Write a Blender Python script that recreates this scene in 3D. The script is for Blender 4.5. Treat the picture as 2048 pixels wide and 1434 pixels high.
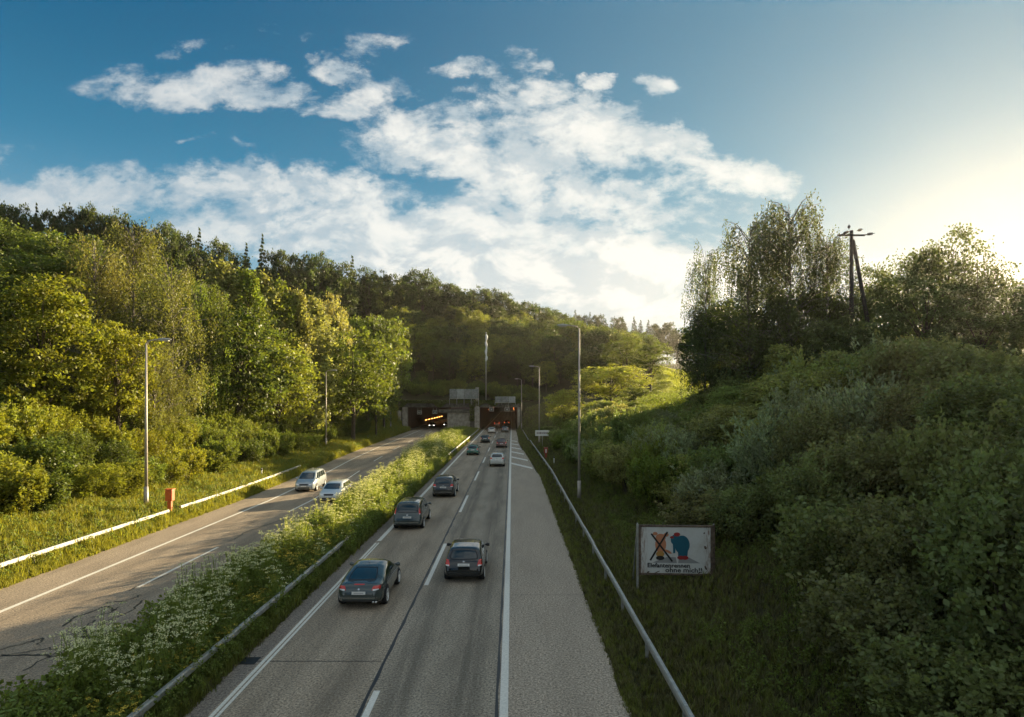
import bpy, bmesh, math, random
import numpy as np
from mathutils import Vector, Matrix
from mathutils.bvhtree import BVHTree
R = math.radians
rng = np.random.default_rng(11)
random.seed(5)
for o in list(bpy.data.objects): bpy.data.objects.remove(o)
sc = bpy.context.scene
C = sc.collection

# ------------------------------------------------------------------ camera
F = 1200.0; HZ = 800.0; CH = 8.0          # focal (px of the 2048 frame), horizon row, camera height
cam = bpy.data.cameras.new('camera'); camo = bpy.data.objects.new('camera', cam); C.objects.link(camo)
camo.location = (0, 0, CH); camo.rotation_euler = (R(90), 0, 0)
cam.sensor_width = 36; cam.lens = F * 36 / 2048; cam.shift_y = (HZ - 717) / 2048
cam.clip_start = 0.1; cam.clip_end = 12000
sc.camera = camo
# ------------------------------------------------------------------ light
SUN_EL, SUN_AZ = 11.0, 42.0
S = Vector((math.sin(R(SUN_AZ)) * math.cos(R(SUN_EL)), math.cos(R(SUN_AZ)) * math.cos(R(SUN_EL)), math.sin(R(SUN_EL))))
sl = bpy.data.lights.new('sun', 'SUN'); sl.energy = 5.0; sl.angle = R(0.5); sl.color = (1.0, 0.80, 0.50)
so = bpy.data.objects.new('sun', sl); C.objects.link(so); so.rotation_euler = S.to_track_quat('Z', 'Y').to_euler()
so.location = (60, 60, 60)
sc.view_settings.view_transform = 'Standard'; sc.view_settings.look = 'None'
sc.view_settings.gamma = 1; sc.view_settings.exposure = 1.85
try: sc.view_settings.use_curve_mapping = False
except Exception: pass
sc.cycles.max_bounces = 7; sc.cycles.diffuse_bounces = 3; sc.cycles.glossy_bounces = 3
sc.cycles.transmission_bounces = 4; sc.cycles.transparent_max_bounces = 8
sc.cycles.use_denoising = True; sc.cycles.sample_clamp_indirect = 6
sc.cycles.use_adaptive_sampling = True; sc.cycles.adaptive_threshold = 0.015

class NT:
    def __init__(s, nt): s.nt = nt; s.n = nt.nodes; s.l = nt.links
    def new(s, t, **k):
        n = s.n.new(t)
        for a, b in k.items(): setattr(n, a, b)
        return n
    def put(s, sock, v):
        if hasattr(v, 'is_output') or isinstance(v, bpy.types.NodeSocket): s.l.new(v, sock)
        else: sock.default_value = v
    def m(s, op, a, b=None, c=None, clamp=False):
        n = s.new('ShaderNodeMath', operation=op); n.use_clamp = clamp
        s.put(n.inputs[0], a)
        if b is not None: s.put(n.inputs[1], b)
        if c is not None: s.put(n.inputs[2], c)
        return n.outputs[0]
    def vm(s, op, a, b=None):
        n = s.new('ShaderNodeVectorMath', operation=op); s.put(n.inputs[0], a)
        if b is not None: s.put(n.inputs[1], b)
        return n.outputs['Value'] if op in ('LENGTH', 'DOT_PRODUCT') else n.outputs[0]
    def ss(s, v, lo, hi, a=0.0, b=1.0):
        n = s.new('ShaderNodeMapRange', interpolation_type='SMOOTHSTEP')
        for i, x in enumerate((v, lo, hi, a, b)): s.put(n.inputs[i], x)
        return n.outputs[0]
    def noise(s, vec, scale, detail=4, rough=.55, dist=0.0, out=0):
        n = s.new('ShaderNodeTexNoise')
        if vec is not None: s.put(n.inputs['Vector'], vec)
        n.inputs['Scale'].default_value = scale; n.inputs['Detail'].default_value = detail
        n.inputs['Roughness'].default_value = rough; n.inputs['Distortion'].default_value = dist
        return n.outputs[out]
    def mix(s, f, a, b, blend='MIX'):
        n = s.new('ShaderNodeMix', data_type='RGBA', blend_type=blend)
        s.put(n.inputs[0], f); s.put(n.inputs[6], a if not isinstance(a, tuple) else (*a[:3], 1))
        s.put(n.inputs[7], b if not isinstance(b, tuple) else (*b[:3], 1))
        return n.outputs[2]
    def comb(s, x, y, z):
        n = s.new('ShaderNodeCombineXYZ')
        for i, v in enumerate((x, y, z)): s.put(n.inputs[i], v)
        return n.outputs[0]

# ------------------------------------------------------------------ sky
w = bpy.data.worlds.new('World'); sc.world = w; w.use_nodes = True
t = NT(w.node_tree); t.n.clear()
bg = t.new('ShaderNodeBackground'); wo = t.new('ShaderNodeOutputWorld'); t.l.new(bg.outputs[0], wo.inputs[0])
bg.inputs[1].default_value = 0.072
sky = t.new('ShaderNodeTexSky', sky_type='NISHITA'); sky.sun_disc = False
sky.sun_elevation = R(SUN_EL); sky.sun_rotation = R(SUN_AZ); sky.altitude = 300
sky.air_density = 1.2; sky.dust_density = 1.0; sky.ozone_density = 3.0
tc = t.new('ShaderNodeTexCoord'); D = tc.outputs['Generated']
sp = t.new('ShaderNodeSeparateXYZ'); t.l.new(D, sp.inputs[0]); DX, DY, DZ = sp.outputs
sd = t.vm('DOT_PRODUCT', D, tuple(S)); sd = t.m('MAXIMUM', sd, 0)
up = t.ss(DZ, 0.0, 0.62)
# grade the clear sky: teal blue aloft, paler towards the sun
S2 = Vector((math.sin(R(41))*math.cos(R(8)), math.cos(R(41))*math.cos(R(8)), math.sin(R(8))))   # haze is brightest just under the sun
sh = t.m('MAXIMUM', t.vm('DOT_PRODUCT', D, tuple(S2)), 0)
up = t.ss(DZ, 0.10, 0.56)
base = t.mix(1.0, sky.outputs[0], (0.30, 0.55, 0.62), 'MULTIPLY')
blue = t.mix(up, (0.30, 1.36, 2.1), (0.0, 0.42, 0.95))
base = t.mix(0.93, base, blue)
glow = t.m('POWER', sd, 3.2); glow2 = t.m('POWER', sh, 34.0); glow3 = t.m('POWER', sh, 150.0)
base = t.mix(t.m('MULTIPLY', glow, 0.55), base, (0.85, 1.85, 2.3))
low = t.ss(DZ, 0.36, -0.02)
base = t.mix(t.m('MULTIPLY', low, t.m('ADD', 0.45, t.m('MULTIPLY', glow, 0.5), clamp=True)), base, (3.5, 3.4, 3.0))
base = t.mix(t.m('MULTIPLY', glow2, 0.6), base, (3.3, 3.2, 2.8))
base = t.mix(t.m('MULTIPLY', glow3, .7), base, (4.6, 4.2, 3.3))
# clouds laid out by direction
yc = t.m('MAXIMUM', DY, 0.12)
U = t.m('DIVIDE', DX, yc); V = t.m('DIVIDE', DZ, yc)
UV = t.comb(U, V, 0.0)
wn = t.noise(UV, 4.0, 7, .62, 0, 1)
warp = t.vm('MULTIPLY', t.vm('SUBTRACT', wn, (.5, .5, .5)), (0.22, 0.15, 0))
UVw = t.vm('ADD', UV, warp)
blobs = [  # px, py, rx, ry, amp
 (420,172,190,46,.95),(300,150,150,34,.55),(520,150,60,34,.8),(690,120,70,30,.7),(745,185,80,42,.75),(690,215,120,22,.6),(385,90,70,18,.6),(760,90,70,40,.4),
 (440,288,80,16,.7),(525,330,55,22,.55),(1192,160,42,24,.9),(1312,160,48,28,.85),(925,150,70,22,.45),
 (1080,190,90,40,.75),(1180,250,150,70,1.1),(1000,300,220,95,1.15),(800,290,130,70,1.0),(1280,290,120,55,.9),(1100,390,260,90,.95),(1450,345,160,48,.85),(1300,320,120,40,.7),
 (150,395,240,62,.9),(40,400,200,55,.8),(520,400,210,62,1.05),(700,400,160,60,.95),(620,470,330,60,1.0),(860,440,220,60,.85),
 (1000,490,420,62,1.15),(1150,560,520,80,1.5),(860,550,330,70,1.3),(1250,440,260,52,.8),(1380,500,300,80,.8),(1600,560,400,70,.8),(1060,130,60,22,.5),(1010,175,46,20,.55),(880,155,50,18,.55),(590,60,70,16,.35),(40,290,90,26,.4),(760,250,70,30,.6),(1900,420,200,20,.25)]
field = None
for (px, py, rx, ry, am) in blobs:
    d = t.vm('MULTIPLY', t.vm('SUBTRACT', UVw, ((px-1024)/F, (HZ-py)/F, 0)), (F/rx*.80, F/ry*.80, 0))
    v = t.m('MULTIPLY', t.m('SUBTRACT', 1.0, t.m('POWER', t.vm('LENGTH', d), 2.0)), am)
    v = t.m('MAXIMUM', v, 0.0)
    field = v if field is None else t.m('MAXIMUM', field, v)
SV = t.vm('MULTIPLY', UV, (1.0, 1.7, 1.0))
n1 = t.noise(SV, 7.5, 12, .62, .25)
l1 = t.noise(SV, 8.0, 8, .6, .4); n2 = t.noise(t.vm('ADD', SV, (0.03, 0.035, 0.0)), 8.0, 8, .6, .4)
nb = t.noise(SV, 24.0, 8, .6, .1)
fr = t.m('ADD', t.m('MULTIPLY', field, 0.66), t.m('MULTIPLY', t.m('SUBTRACT', n1, .5), 1.85))
fr = t.m('ADD', fr, t.m('MULTIPLY', t.m('SUBTRACT', nb, .5), .75))
gate = t.ss(field, 0.0, 0.25)
wisp = t.noise(t.vm('MULTIPLY', UVw, (2.2, 6.5, 1.0)), 3.2, 8, .66, .9)
fr = t.m('ADD', fr, t.m('MULTIPLY', t.m('SUBTRACT', wisp, .5), .55))
dens = t.m('MULTIPLY', t.ss(fr, 0.14, 0.55), t.m('MULTIPLY', gate, t.m('ADD', .62, t.m('MULTIPLY', t.ss(fr, .3, .95), .38))))
# unseen sky: cumulus added and thickened out of view to brighten the shade
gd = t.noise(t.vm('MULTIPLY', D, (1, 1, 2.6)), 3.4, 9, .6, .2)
fill_clouds = t.m('MULTIPLY', t.ss(gd, .36, .58), t.ss(DZ, -0.02, 0.12))
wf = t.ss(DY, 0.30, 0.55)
dens = t.m('ADD', t.m('MULTIPLY', dens, wf), t.m('MULTIPLY', fill_clouds, t.m('SUBTRACT', 1.0, wf)))
dens = t.m('MULTIPLY', dens, t.m('SUBTRACT', 1.0, t.m('MULTIPLY', glow2, .8)), clamp=True)
lit = t.ss(t.m('SUBTRACT', l1, n2), -0.10, 0.09)
thick = t.ss(fr, .45, 1.0)
lit = t.m('SUBTRACT', lit, t.m('MULTIPLY', thick, .1), clamp=True)
ccol = t.mix(lit, (2.1, 2.45, 2.65), (3.9, 3.85, 3.6))
ccol = t.mix(t.m('MULTIPLY', glow, .6), ccol, (4.1, 4.0, 3.6))
ccol = t.mix(t.m('MULTIPLY', t.ss(U, -.15, -.8), .6), ccol, (2.0, 2.25, 2.45))
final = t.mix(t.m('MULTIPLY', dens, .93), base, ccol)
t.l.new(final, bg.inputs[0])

# ------------------------------------------------------------------ helpers
def P(px, py, Y): return Vector(((px-1024)/F*Y, Y, CH + (HZ-py)/F*Y))
def tag(o, label=None, cat=None, group=None, kind=None):
    if label: o['label'] = label
    if cat: o['category'] = cat
    if group: o['group'] = group
    if kind: o['kind'] = kind
    return o
def link(name, me, mat=None, parent=None):
    o = bpy.data.objects.new(name, me); C.objects.link(o)
    if mat is not None and me is not None and not me.materials: me.materials.append(mat)
    if parent is not None: o.parent = parent
    return o
def empty(name, loc=(0,0,0), rz=0):
    o = bpy.data.objects.new(name, None); C.objects.link(o); o.location = loc; o.rotation_euler = (0,0,rz)
    o.empty_display_size = .3
    return o
def mesh_np(name, v, f, attrs=None, smooth=False, mats=()):
    """f: (M,4) or (M,3) int array"""
    me = bpy.data.meshes.new(name); v = np.asarray(v, np.float32); f = np.asarray(f, np.int32)
    k = f.shape[1]
    me.vertices.add(len(v)); me.vertices.foreach_set('co', v.ravel())
    me.loops.add(f.size); me.loops.foreach_set('vertex_index', f.ravel())
    me.polygons.add(len(f)); me.polygons.foreach_set('loop_start', np.arange(0, f.size, k, dtype=np.int32))
    me.polygons.foreach_set('use_smooth', np.full(len(f), smooth, bool))
    if attrs:
        for nm, a in attrs.items():
            at = me.attributes.new(nm, 'FLOAT', 'POINT'); at.data.foreach_set('value', np.asarray(a, np.float32))
    for m_ in mats: me.materials.append(m_)
    me.update(calc_edges=True); me.validate()
    return me
class MB:
    def __init__(s): s.v = []; s.f = []
    def box(s, c, d, rz=0, rx=0, taper=1.0):
        M = Matrix.Rotation(rz, 3, 'Z') @ Matrix.Rotation(rx, 3, 'X'); b = len(s.v)
        for z in (-.5, .5):
            k = taper if z > 0 else 1
            for x, y in ((-.5,-.5),(.5,-.5),(.5,.5),(-.5,.5)):
                s.v.append(Vector(c) + M @ Vector((x*d[0]*k, y*d[1]*k, z*d[2])))
        s.f += [tuple(b+i for i in q) for q in ((3,2,1,0),(4,5,6,7),(0,1,5,4),(1,2,6,5),(2,3,7,6),(3,0,4,7))]
    def tube(s, pts, rad, n=8, cap=True):
        pts = [Vector(p) for p in pts]; rings = []
        for i, p in enumerate(pts):
            d = (pts[min(i+1, len(pts)-1)] - pts[max(i-1, 0)]).normalized()
            a = d.orthogonal().normalized() if abs(d.z) < .95 else Vector((1,0,0))
            a = (a - d*a.dot(d)).normalized(); b_ = d.cross(a); r = rad[i] if hasattr(rad, '__len__') else rad
            rings.append(len(s.v))
            for k in range(n):
                an = 2*math.pi*k/n; s.v.append(p + a*math.cos(an)*r + b_*math.sin(an)*r)
        for i in range(len(rings)-1):
            for k in range(n):
                k2 = (k+1) % n; s.f.append((rings[i]+k, rings[i]+k2, rings[i+1]+k2, rings[i+1]+k))
        if cap:
            s.f.append(tuple(reversed(range(rings[0], rings[0]+n)))); s.f.append(tuple(range(rings[-1], rings[-1]+n)))
    def prism(s, pts, y0, y1):                      # polygon in xz extruded in y
        b = len(s.v); n = len(pts)
        for y in (y0, y1):
            for x, z in pts: s.v.append(Vector((x, y, z)))
        s.f.append(tuple(range(b, b+n))); s.f.append(tuple(reversed(range(b+n, b+2*n))))
        for i in range(n):
            j = (i+1) % n; s.f.append((b+j, b+i, b+n+i, b+n+j))
    def build(s, name, mat, parent=None, smooth=False, bevel=0):
        me = bpy.data.meshes.new(name); me.from_pydata([tuple(v) for v in s.v], [], s.f)
        me.polygons.foreach_set('use_smooth', [smooth]*len(me.polygons)); me.update()
        o = link(name, me, mat, parent)
        if bevel:
            m = o.modifiers.new('bevel', 'BEVEL'); m.width = bevel; m.segments = 2; m.limit_method = 'ANGLE'
        return o
def copy_tree(o, parent=None):
    c = o.copy(); C.objects.link(c)
    if parent is not None: c.parent = parent
    for ch in list(o.children): copy_tree(ch, c)
    return c
ONES = ['','first','second','third','fourth','fifth','sixth','seventh','eighth','ninth','tenth','eleventh','twelfth','thirteenth','fourteenth','fifteenth','sixteenth','seventeenth','eighteenth','nineteenth']
TENS = {2:('twentieth','twenty'),3:('thirtieth','thirty'),4:('fortieth','forty'),5:('fiftieth','fifty'),6:('sixtieth','sixty'),7:('seventieth','seventy'),8:('eightieth','eighty'),9:('ninetieth','ninety')}
def nth(n):
    if n < 20: return ONES[n]
    if n >= 100: return 'hundred and ' + nth(n-100) if n > 100 else 'hundredth'
    a, b = divmod(n, 10); return TENS[a][0] if b == 0 else TENS[a][1] + '-' + ONES[b]

# ------------------------------------------------------------------ materials
def mat_new(name):
    m = bpy.data.materials.new(name); m.use_nodes = True; tt = NT(m.node_tree)
    return m, tt, tt.n['Principled BSDF']
def simple(name, col, rough=.6, metal=0.0, coat=0.0, emit=None, es=0, nscale=0, namp=.25, bump=0):
    m, tt, b = mat_new(name); c = (*col, 1)
    b.inputs['Base Color'].default_value = c; b.inputs['Roughness'].default_value = rough
    b.inputs['Metallic'].default_value = metal; b.inputs['Coat Weight'].default_value = coat
    b.inputs['Coat Roughness'].default_value = .05
    if nscale:
        tcn = tt.new('ShaderNodeTexCoord'); n = tt.noise(tcn.outputs['Object'], nscale, 6, .65)
        k = tt.ss(n, .3, .7)
        tt.l.new(tt.mix(k, tuple(x*(1-namp) for x in col), tuple(min(1, x*(1+namp)) for x in col)), b.inputs['Base Color'])
        if bump:
            bn = tt.new('ShaderNodeBump'); bn.inputs['Strength'].default_value = bump; bn.inputs['Distance'].default_value = .01
            tt.l.new(n, bn.inputs['Height']); tt.l.new(bn.outputs[0], b.inputs['Normal'])
    if emit: b.inputs['Emission Color'].default_value = (*emit, 1); b.inputs['Emission Strength'].default_value = es
    return m
def leaf_mat(name, trans=.42, objcol=True, c=(0.07,.09,.02), tipc=1.25):
    m, tt, b = mat_new(name); out = tt.n['Material Output']
    if objcol:
        oi = tt.new('ShaderNodeObjectInfo'); col = oi.outputs['Color']
    else:
        col = tt.mix(0.0, c, c)
    at = tt.new('ShaderNodeAttribute'); at.attribute_name = 'tint'; ti = at.outputs['Fac']
    hs = tt.new('ShaderNodeHueSaturation'); tt.l.new(col, hs.inputs['Color'])
    tt.l.new(tt.m('ADD', .485, tt.m('MULTIPLY', ti, .03)), hs.inputs['Hue'])
    tt.l.new(tt.m('ADD', .5, tt.m('MULTIPLY', ti, 1.05)), hs.inputs['Value'])
    col = hs.outputs[0]
    b.inputs['Roughness'].default_value = .5; tt.l.new(col, b.inputs['Base Color'])
    b.inputs['Specular IOR Level'].default_value = .25
    tr = tt.new('ShaderNodeBsdfTranslucent'); tt.l.new(tt.mix(1.0, col, (1.55, 1.45, .7), 'MULTIPLY'), tr.inputs[0])
    mx = tt.new('ShaderNodeMixShader'); mx.inputs[0].default_value = trans
    tt.l.new(b.outputs[0], mx.inputs[1]); tt.l.new(tr.outputs[0], mx.inputs[2]); tt.l.new(mx.outputs[0], out.inputs[0])
    return m
M_leaf = leaf_mat('leaf'); M_grass = leaf_mat('grass_blade', .4, False, (.165,.18,.045))
M_dry = leaf_mat('dry_grass', .3, False, (.13,.12,.05))
M_herb = leaf_mat('herb_leaf', .4, False, (.16,.20,.045))
M_white_flower = leaf_mat('white_petal', .35, False, (.66,.66,.42))
M_yellow_flower = simple('yellow_petal', (.75, .55, .06), .7)
M_bark = simple('bark', (.085, .065, .045), .9, nscale=6, namp=.45, bump=.6)
M_birch = simple('birch_bark', (.15, .13, .11), .85, nscale=4, namp=.6)
M_galv = simple('galvanised_steel', (.42, .41, .38), .48, .55, nscale=5, namp=.18)
M_post = simple('lamp_post_steel', (.40, .36, .31), .55, .3, nscale=3, namp=.12)
M_lamp = simple('lamp_housing', (.42, .42, .40), .45, .2)
M_lglass = simple('lamp_glass', (.5, .5, .46), .2)
M_paint = simple('road_paint', (.74,.71,.62), .65, nscale=14, namp=.14)
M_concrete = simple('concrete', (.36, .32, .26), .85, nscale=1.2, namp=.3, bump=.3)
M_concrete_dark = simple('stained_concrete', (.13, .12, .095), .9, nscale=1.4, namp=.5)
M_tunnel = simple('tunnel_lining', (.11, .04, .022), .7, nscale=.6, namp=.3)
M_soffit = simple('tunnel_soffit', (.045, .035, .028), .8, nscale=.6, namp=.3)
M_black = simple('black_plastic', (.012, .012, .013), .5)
M_tyre = simple('tyre_rubber', (.018, .018, .018), .85)
M_rim = simple('alloy_rim', (.78, .78, .75), .35, .25)
M_glassc = simple('car_glass', (.014, .024, .024), .06, 0, 1.0)
M_tail = simple('tail_light_lens', (.62, .03, .02), .18, 0, .8, (1, .03, .02), .0)
M_tailon = simple('lit_tail_light', (.5, .02, .01), .2, 0, .5, (1, .10, .03), .7)
M_clear = simple('clear_lens', (.75, .75, .72), .12, 0, .8)
M_head = simple('lit_headlight', (.9, .9, .85), .2, 0, 0, (1, .93, .8), 3.5)
M_plate = simple('plate_white', (.72, .71, .66), .5)
M_platetxt = simple('plate_marks', (.08, .08, .08), .6)
M_chrome = simple('chrome_trim', (.55, .55, .53), .22, .9)
M_trim = simple('lower_bumper', (.03, .03, .03), .45)
M_orange = simple('orange_box_paint', (.60, .12, .025), .5, nscale=8, namp=.12)
M_red = simple('red_post_paint', (.42, .06, .03), .5)
M_tar = simple('tar_seal', (.012, .012, .013), .45)
M_wood = simple('pole_wood', (.06, .045, .035), .85, nscale=5, namp=.3)
M_porc = simple('insulator_porcelain', (.05, .04, .035), .25)
M_amber = simple('amber_lamp', (1, .5, .1), .5, emit=(1, .42, .09), es=1.8)
M_amber_dim = simple('dim_amber_lamp', (1, .4, .1), .5, emit=(1, .26, .05), es=.7)
M_flag = simple('white_cloth', (.78, .77, .72), .8)
M_signw = simple('sign_white', (.72, .71, .64), .5)
M_signdark = simple('sign_dark_print', (.12, .05, .045), .6)

def paint_mat():
    m, tt, b = mat_new('car_paint'); oi = tt.new('ShaderNodeObjectInfo'); tt.l.new(oi.outputs['Color'], b.inputs['Base Color'])
    b.inputs['Roughness'].default_value = .26; b.inputs['Metallic'].default_value = .25
    b.inputs['Coat Weight'].default_value = 1.0; b.inputs['Coat Roughness'].default_value = .04
    return m
M_carpaint = paint_mat()

def asphalt(name, c1, c2, tracks=(), tw=.35, tdark=.25, coarse=28.0, patch=.5):
    m, tt, b = mat_new(name); g = tt.new('ShaderNodeNewGeometry'); pos = g.outputs['Position']
    s = tt.new('ShaderNodeSeparateXYZ'); tt.l.new(pos, s.inputs[0]); X, Y, Z = s.outputs
    sp_ = tt.noise(pos, 15.0, 3, .85); sp2 = tt.noise(pos, 5.0, 5, .7)
    col = tt.mix(tt.ss(sp_, .36, .66), tuple(x*.38 for x in c1), tuple(x*1.75 for x in c2))
    col = tt.mix(tt.m('MULTIPLY', tt.ss(sp2, .40, .62), .45), col, c2)
    big = tt.noise(tt.vm('MULTIPLY', pos, (1, .22, 1)), .9, 6, .65)
    col = tt.mix(tt.m('MULTIPLY', tt.ss(big, .38, .70), patch), col, tuple(x*.5 for x in c1))
    wear = tt.noise(tt.vm('MULTIPLY', pos, (3.0, .12, 1)), 1.0, 5, .6)
    for x0 in tracks:
        d = tt.m('ABSOLUTE', tt.m('SUBTRACT', X, x0)); k = tt.ss(d, tw*1.5, tw*.25)
        k = tt.m('MULTIPLY', k, tt.m('MULTIPLY', tt.ss(wear, .25, .62), tdark))
        col = tt.mix(k, col, tuple(x*.32 for x in c1))
    fl = tt.ss(tt.noise(pos, 26.0, 1, .5), .64, .70)
    col = tt.mix(tt.m('MULTIPLY', fl, .55), col, (.42, .40, .35))
    tt.l.new(col, b.inputs['Base Color']); b.inputs['Roughness'].default_value = .78
    b.inputs['Specular IOR Level'].default_value = .35
    bn = tt.new('ShaderNodeBump'); bn.inputs['Strength'].default_value = .5; bn.inputs['Distance'].default_value = .012
    tt.l.new(sp_, bn.inputs['Height']); tt.l.new(bn.outputs[0], b.inputs['Normal'])
    return m
M_lane_l = asphalt('asphalt_left_lane', (.30,.24,.168), (.38,.305,.218), (-6.6,-4.9), .4, .35)
M_lane_r = asphalt('asphalt_right_lane', (.27,.226,.166), (.345,.29,.215), (-3.1,-1.25), .45, .6)
M_should = asphalt('asphalt_shoulder', (.32,.26,.19), (.41,.335,.25), (), patch=.22)
M_edge = asphalt('asphalt_edge_strip', (.19,.16,.128), (.25,.21,.17), (), patch=.5)
M_opp = asphalt('asphalt_opposite', (.29,.228,.16), (.36,.285,.20), (-13.4,-15.1,-17.0,-18.6), .45, .3)

def ground_mat(name, a, b_, c, sc1=.35):
    m, tt, b = mat_new(name); g = tt.new('ShaderNodeNewGeometry'); pos = g.outputs['Position']
    n = tt.noise(pos, sc1, 8, .65); n2 = tt.noise(pos, 6.0, 6, .7)
    col = tt.mix(tt.ss(n, .38, .62), a, b_); col = tt.mix(tt.m('MULTIPLY', tt.ss(n2, .45, .7), .7), col, c)
    tt.l.new(col, b.inputs['Base Color']); b.inputs['Roughness'].default_value = .95
    b.inputs['Specular IOR Level'].default_value = .1
    bn = tt.new('ShaderNodeBump'); bn.inputs['Strength'].default_value = .8; bn.inputs['Distance'].default_value = .06
    tt.l.new(n2, bn.inputs['Height']); tt.l.new(bn.outputs[0], b.inputs['Normal'])
    return m
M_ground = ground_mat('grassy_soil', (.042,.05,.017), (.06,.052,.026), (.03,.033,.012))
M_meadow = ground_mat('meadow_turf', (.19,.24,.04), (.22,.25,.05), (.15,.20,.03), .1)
# ------------------------------------------------------------------ ground
def sstep(x, a, b):
    k = np.clip((x-a)/(b-a), 0, 1); return k*k*(3-2*k)
_ly = np.array([-60, 48, 58, 66, 80, 97, 120, 141, 160, 300]); _lv = np.array([0, 0, -.5, -1.1, -2.2, -3.1, -3.9, -4.4, -5.0, -5.6])
def Lc(y): return np.interp(y, _ly, _lv)
_ry = np.array([-60, 62, 72, 85, 100, 112, 160, 300]); _rv = np.array([3.02, 3.02, 2.75, 2.25, 1.75, 1.35, 1.2, 1.2])
def Re(y): return np.interp(y, _ry, _rv)
road_l = [(-21.6,-.06),(-12.0,-.06),(-11.7,.12),(-10.6,.5),(-9.8,.5),(-8.9,.2),(-8.4,.03),(-8.3,-.06),(3.02,-.06),(3.1,.02)]
PROF = [
 (-60, [(-400,44),(-140,30),(-100,24),(-70,15),(-50,9),(-36,4),(-28,.9),(-22.6,.3),(-21.8,.06)] + road_l + [(4.1,.12),(7,.5),(9,1.2),(13,3.2),(20,6.5),(28,8.5),(60,9.5),(400,14)]),
 (25, [(-400,44),(-140,32),(-100,25),(-70,16),(-50,9),(-36,4),(-28,.9),(-22.6,.3),(-21.8,.06)] + road_l + [(4.1,.12),(7,.5),(9,1.2),(13,3.2),(20,6.5),(28,8.5),(60,9.5),(400,14)]),
 (60, [(-400,44),(-140,32),(-100,25),(-70,16),(-50,9.5),(-36,4.2),(-28,1.0),(-22.6,.3),(-21.8,.06)] + road_l + [(4.1,.15),(6.5,.7),(9,2.0),(14,5),(20,7.2),(28,8.2),(60,9),(400,14)]),
 (110,[(-400,44),(-140,34),(-100,27),(-70,19),(-50,12),(-36,5),(-28,1.2),(-22.6,.3),(-21.8,.06)] + road_l + [(4.4,.3),(6.5,1.4),(9,2.6),(14,4.6),(20,6),(32,7.6),(60,9),(400,15)]),
 (145,[(-400,46),(-140,36),(-90,28),(-60,20),(-45,14),(-34,7),(-27,1.6),(-22.6,.3),(-21.8,.06)] + road_l + [(4.6,.5),(6.5,2.2),(9,3.6),(14,5),(25,7),(38,9.8),(60,6.5),(400,9)]),
 (160,[(-400,46),(-130,37),(-85,29),(-55,21),(-40,15),(-28,9),(-25.4,7.2),(-24.6,3),(-23.9,.2),(-21.8,.06)] + road_l + [(3.5,.1),(4.6,3.6),(5.6,6.4),(10,7.2),(25,9.5),(44,12.5),(66,8),(400,10)]),
 (160.5,[(-400,46),(-130,37),(-85,29),(-55,21),(-40,15),(-28,9),(-25.4,8.0),(-12,7.8),(0,7.2),(5.6,7.2),(10,7.4),(25,9.5),(44,12.5),(66,8),(400,10)]),
 (185,[(-400,48),(-130,40),(-80,34),(-50,28),(-25,20),(-8,17),(5,13),(20,13.5),(48,16),(78,9.5),(400,12)]),
 (215,[(-400,48),(-130,41),(-80,38),(-31,33),(-10,28),(5,23),(25,20),(55,19.5),(90,12),(400,14)]),
 (265,[(-400,50),(-130,42),(-60,38),(-31,35),(5,31),(40,26),(70,23),(120,23),(400,24)]),
 (330,[(-400,50),(-100,40),(-30,36),(40,31),(90,27),(150,25),(400,24)]),
 (600,[(-400,50),(0,38),(120,34),(400,30)]),
 (1200,[(-400,46),(400,34)]), (9000,[(-400,30),(400,30)])]
PY = np.array([p[0] for p in PROF], float)
def H(x, y):
    x = np.asarray(x, float); y = np.asarray(y, float); x, y = np.broadcast_arrays(x, y); x = x.astype(float)
    lc = Lc(y); re_ = Re(y); le = -12.0 + lc
    xp = np.where(x <= le, x - lc, np.where(x < -8.4, -12 + (x-le)*(3.6/(-8.4-le)), np.where(x >= re_, x + (3.02-re_), np.where(x > 0, x*3.02/re_, x))))
    vals = np.stack([np.interp(xp, [a for a, _ in p], [b for _, b in p]) for _, p in PROF])
    i = np.clip(np.searchsorted(PY, y, side='right')-1, 0, len(PY)-2)
    k = np.clip((y-PY[i])/(PY[i+1]-PY[i]), 0, 1)
    a = np.take_along_axis(vals, i[None], 0)[0]; b = np.take_along_axis(vals, (i+1)[None], 0)[0]
    z = a + (b-a)*k
    off = np.clip(np.maximum(x-4.5, -23+lc-x)/6, 0, 1)*np.clip(np.abs(y-160)/8, 0, 1)
    z = z + off*(.28*np.sin(x*.9+y*.31)*np.cos(y*.55-x*.2) + .45*np.sin(x*.23+1.3)*np.cos(y*.19))
    return z
def Hf(x, y): return float(H(np.array([x]), np.array([y]))[0])
gx = np.concatenate([[-900,-600,-400], np.arange(-300,-60,12.), np.arange(-60,-32,2.), np.arange(-32,-26,.8), np.arange(-26,-11,.33), np.arange(-11,-8.6,.3), [-8.5,-8.4,-8.3,-8.2], np.arange(-7,3,1.), np.arange(3,5.5,.14), np.arange(5.5,34,.7), np.arange(34,70,3.), np.arange(70,300,14.), [400,600,900]])
gy = np.concatenate([[-400,-150], np.arange(-60,6,6.), np.arange(6,120,1.5), np.arange(120,160,2.), [160,160.5], np.arange(162,230,3.), np.arange(230,360,10.), [400,480,600,900,1200]])
nx, ny = len(gx), len(gy); XX, YY = np.meshgrid(gx, gy)
ZZ = H(XX, YY)
idx = np.arange(nx*ny).reshape(ny, nx)
q = np.stack([idx[:-1,:-1], idx[:-1,1:], idx[1:,1:], idx[1:,:-1]], -1).reshape(-1, 4)
cx = (XX[:-1,:-1]+XX[1:,1:]).ravel()/2; cy = (YY[:-1,:-1]+YY[1:,1:]).ravel()/2
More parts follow.
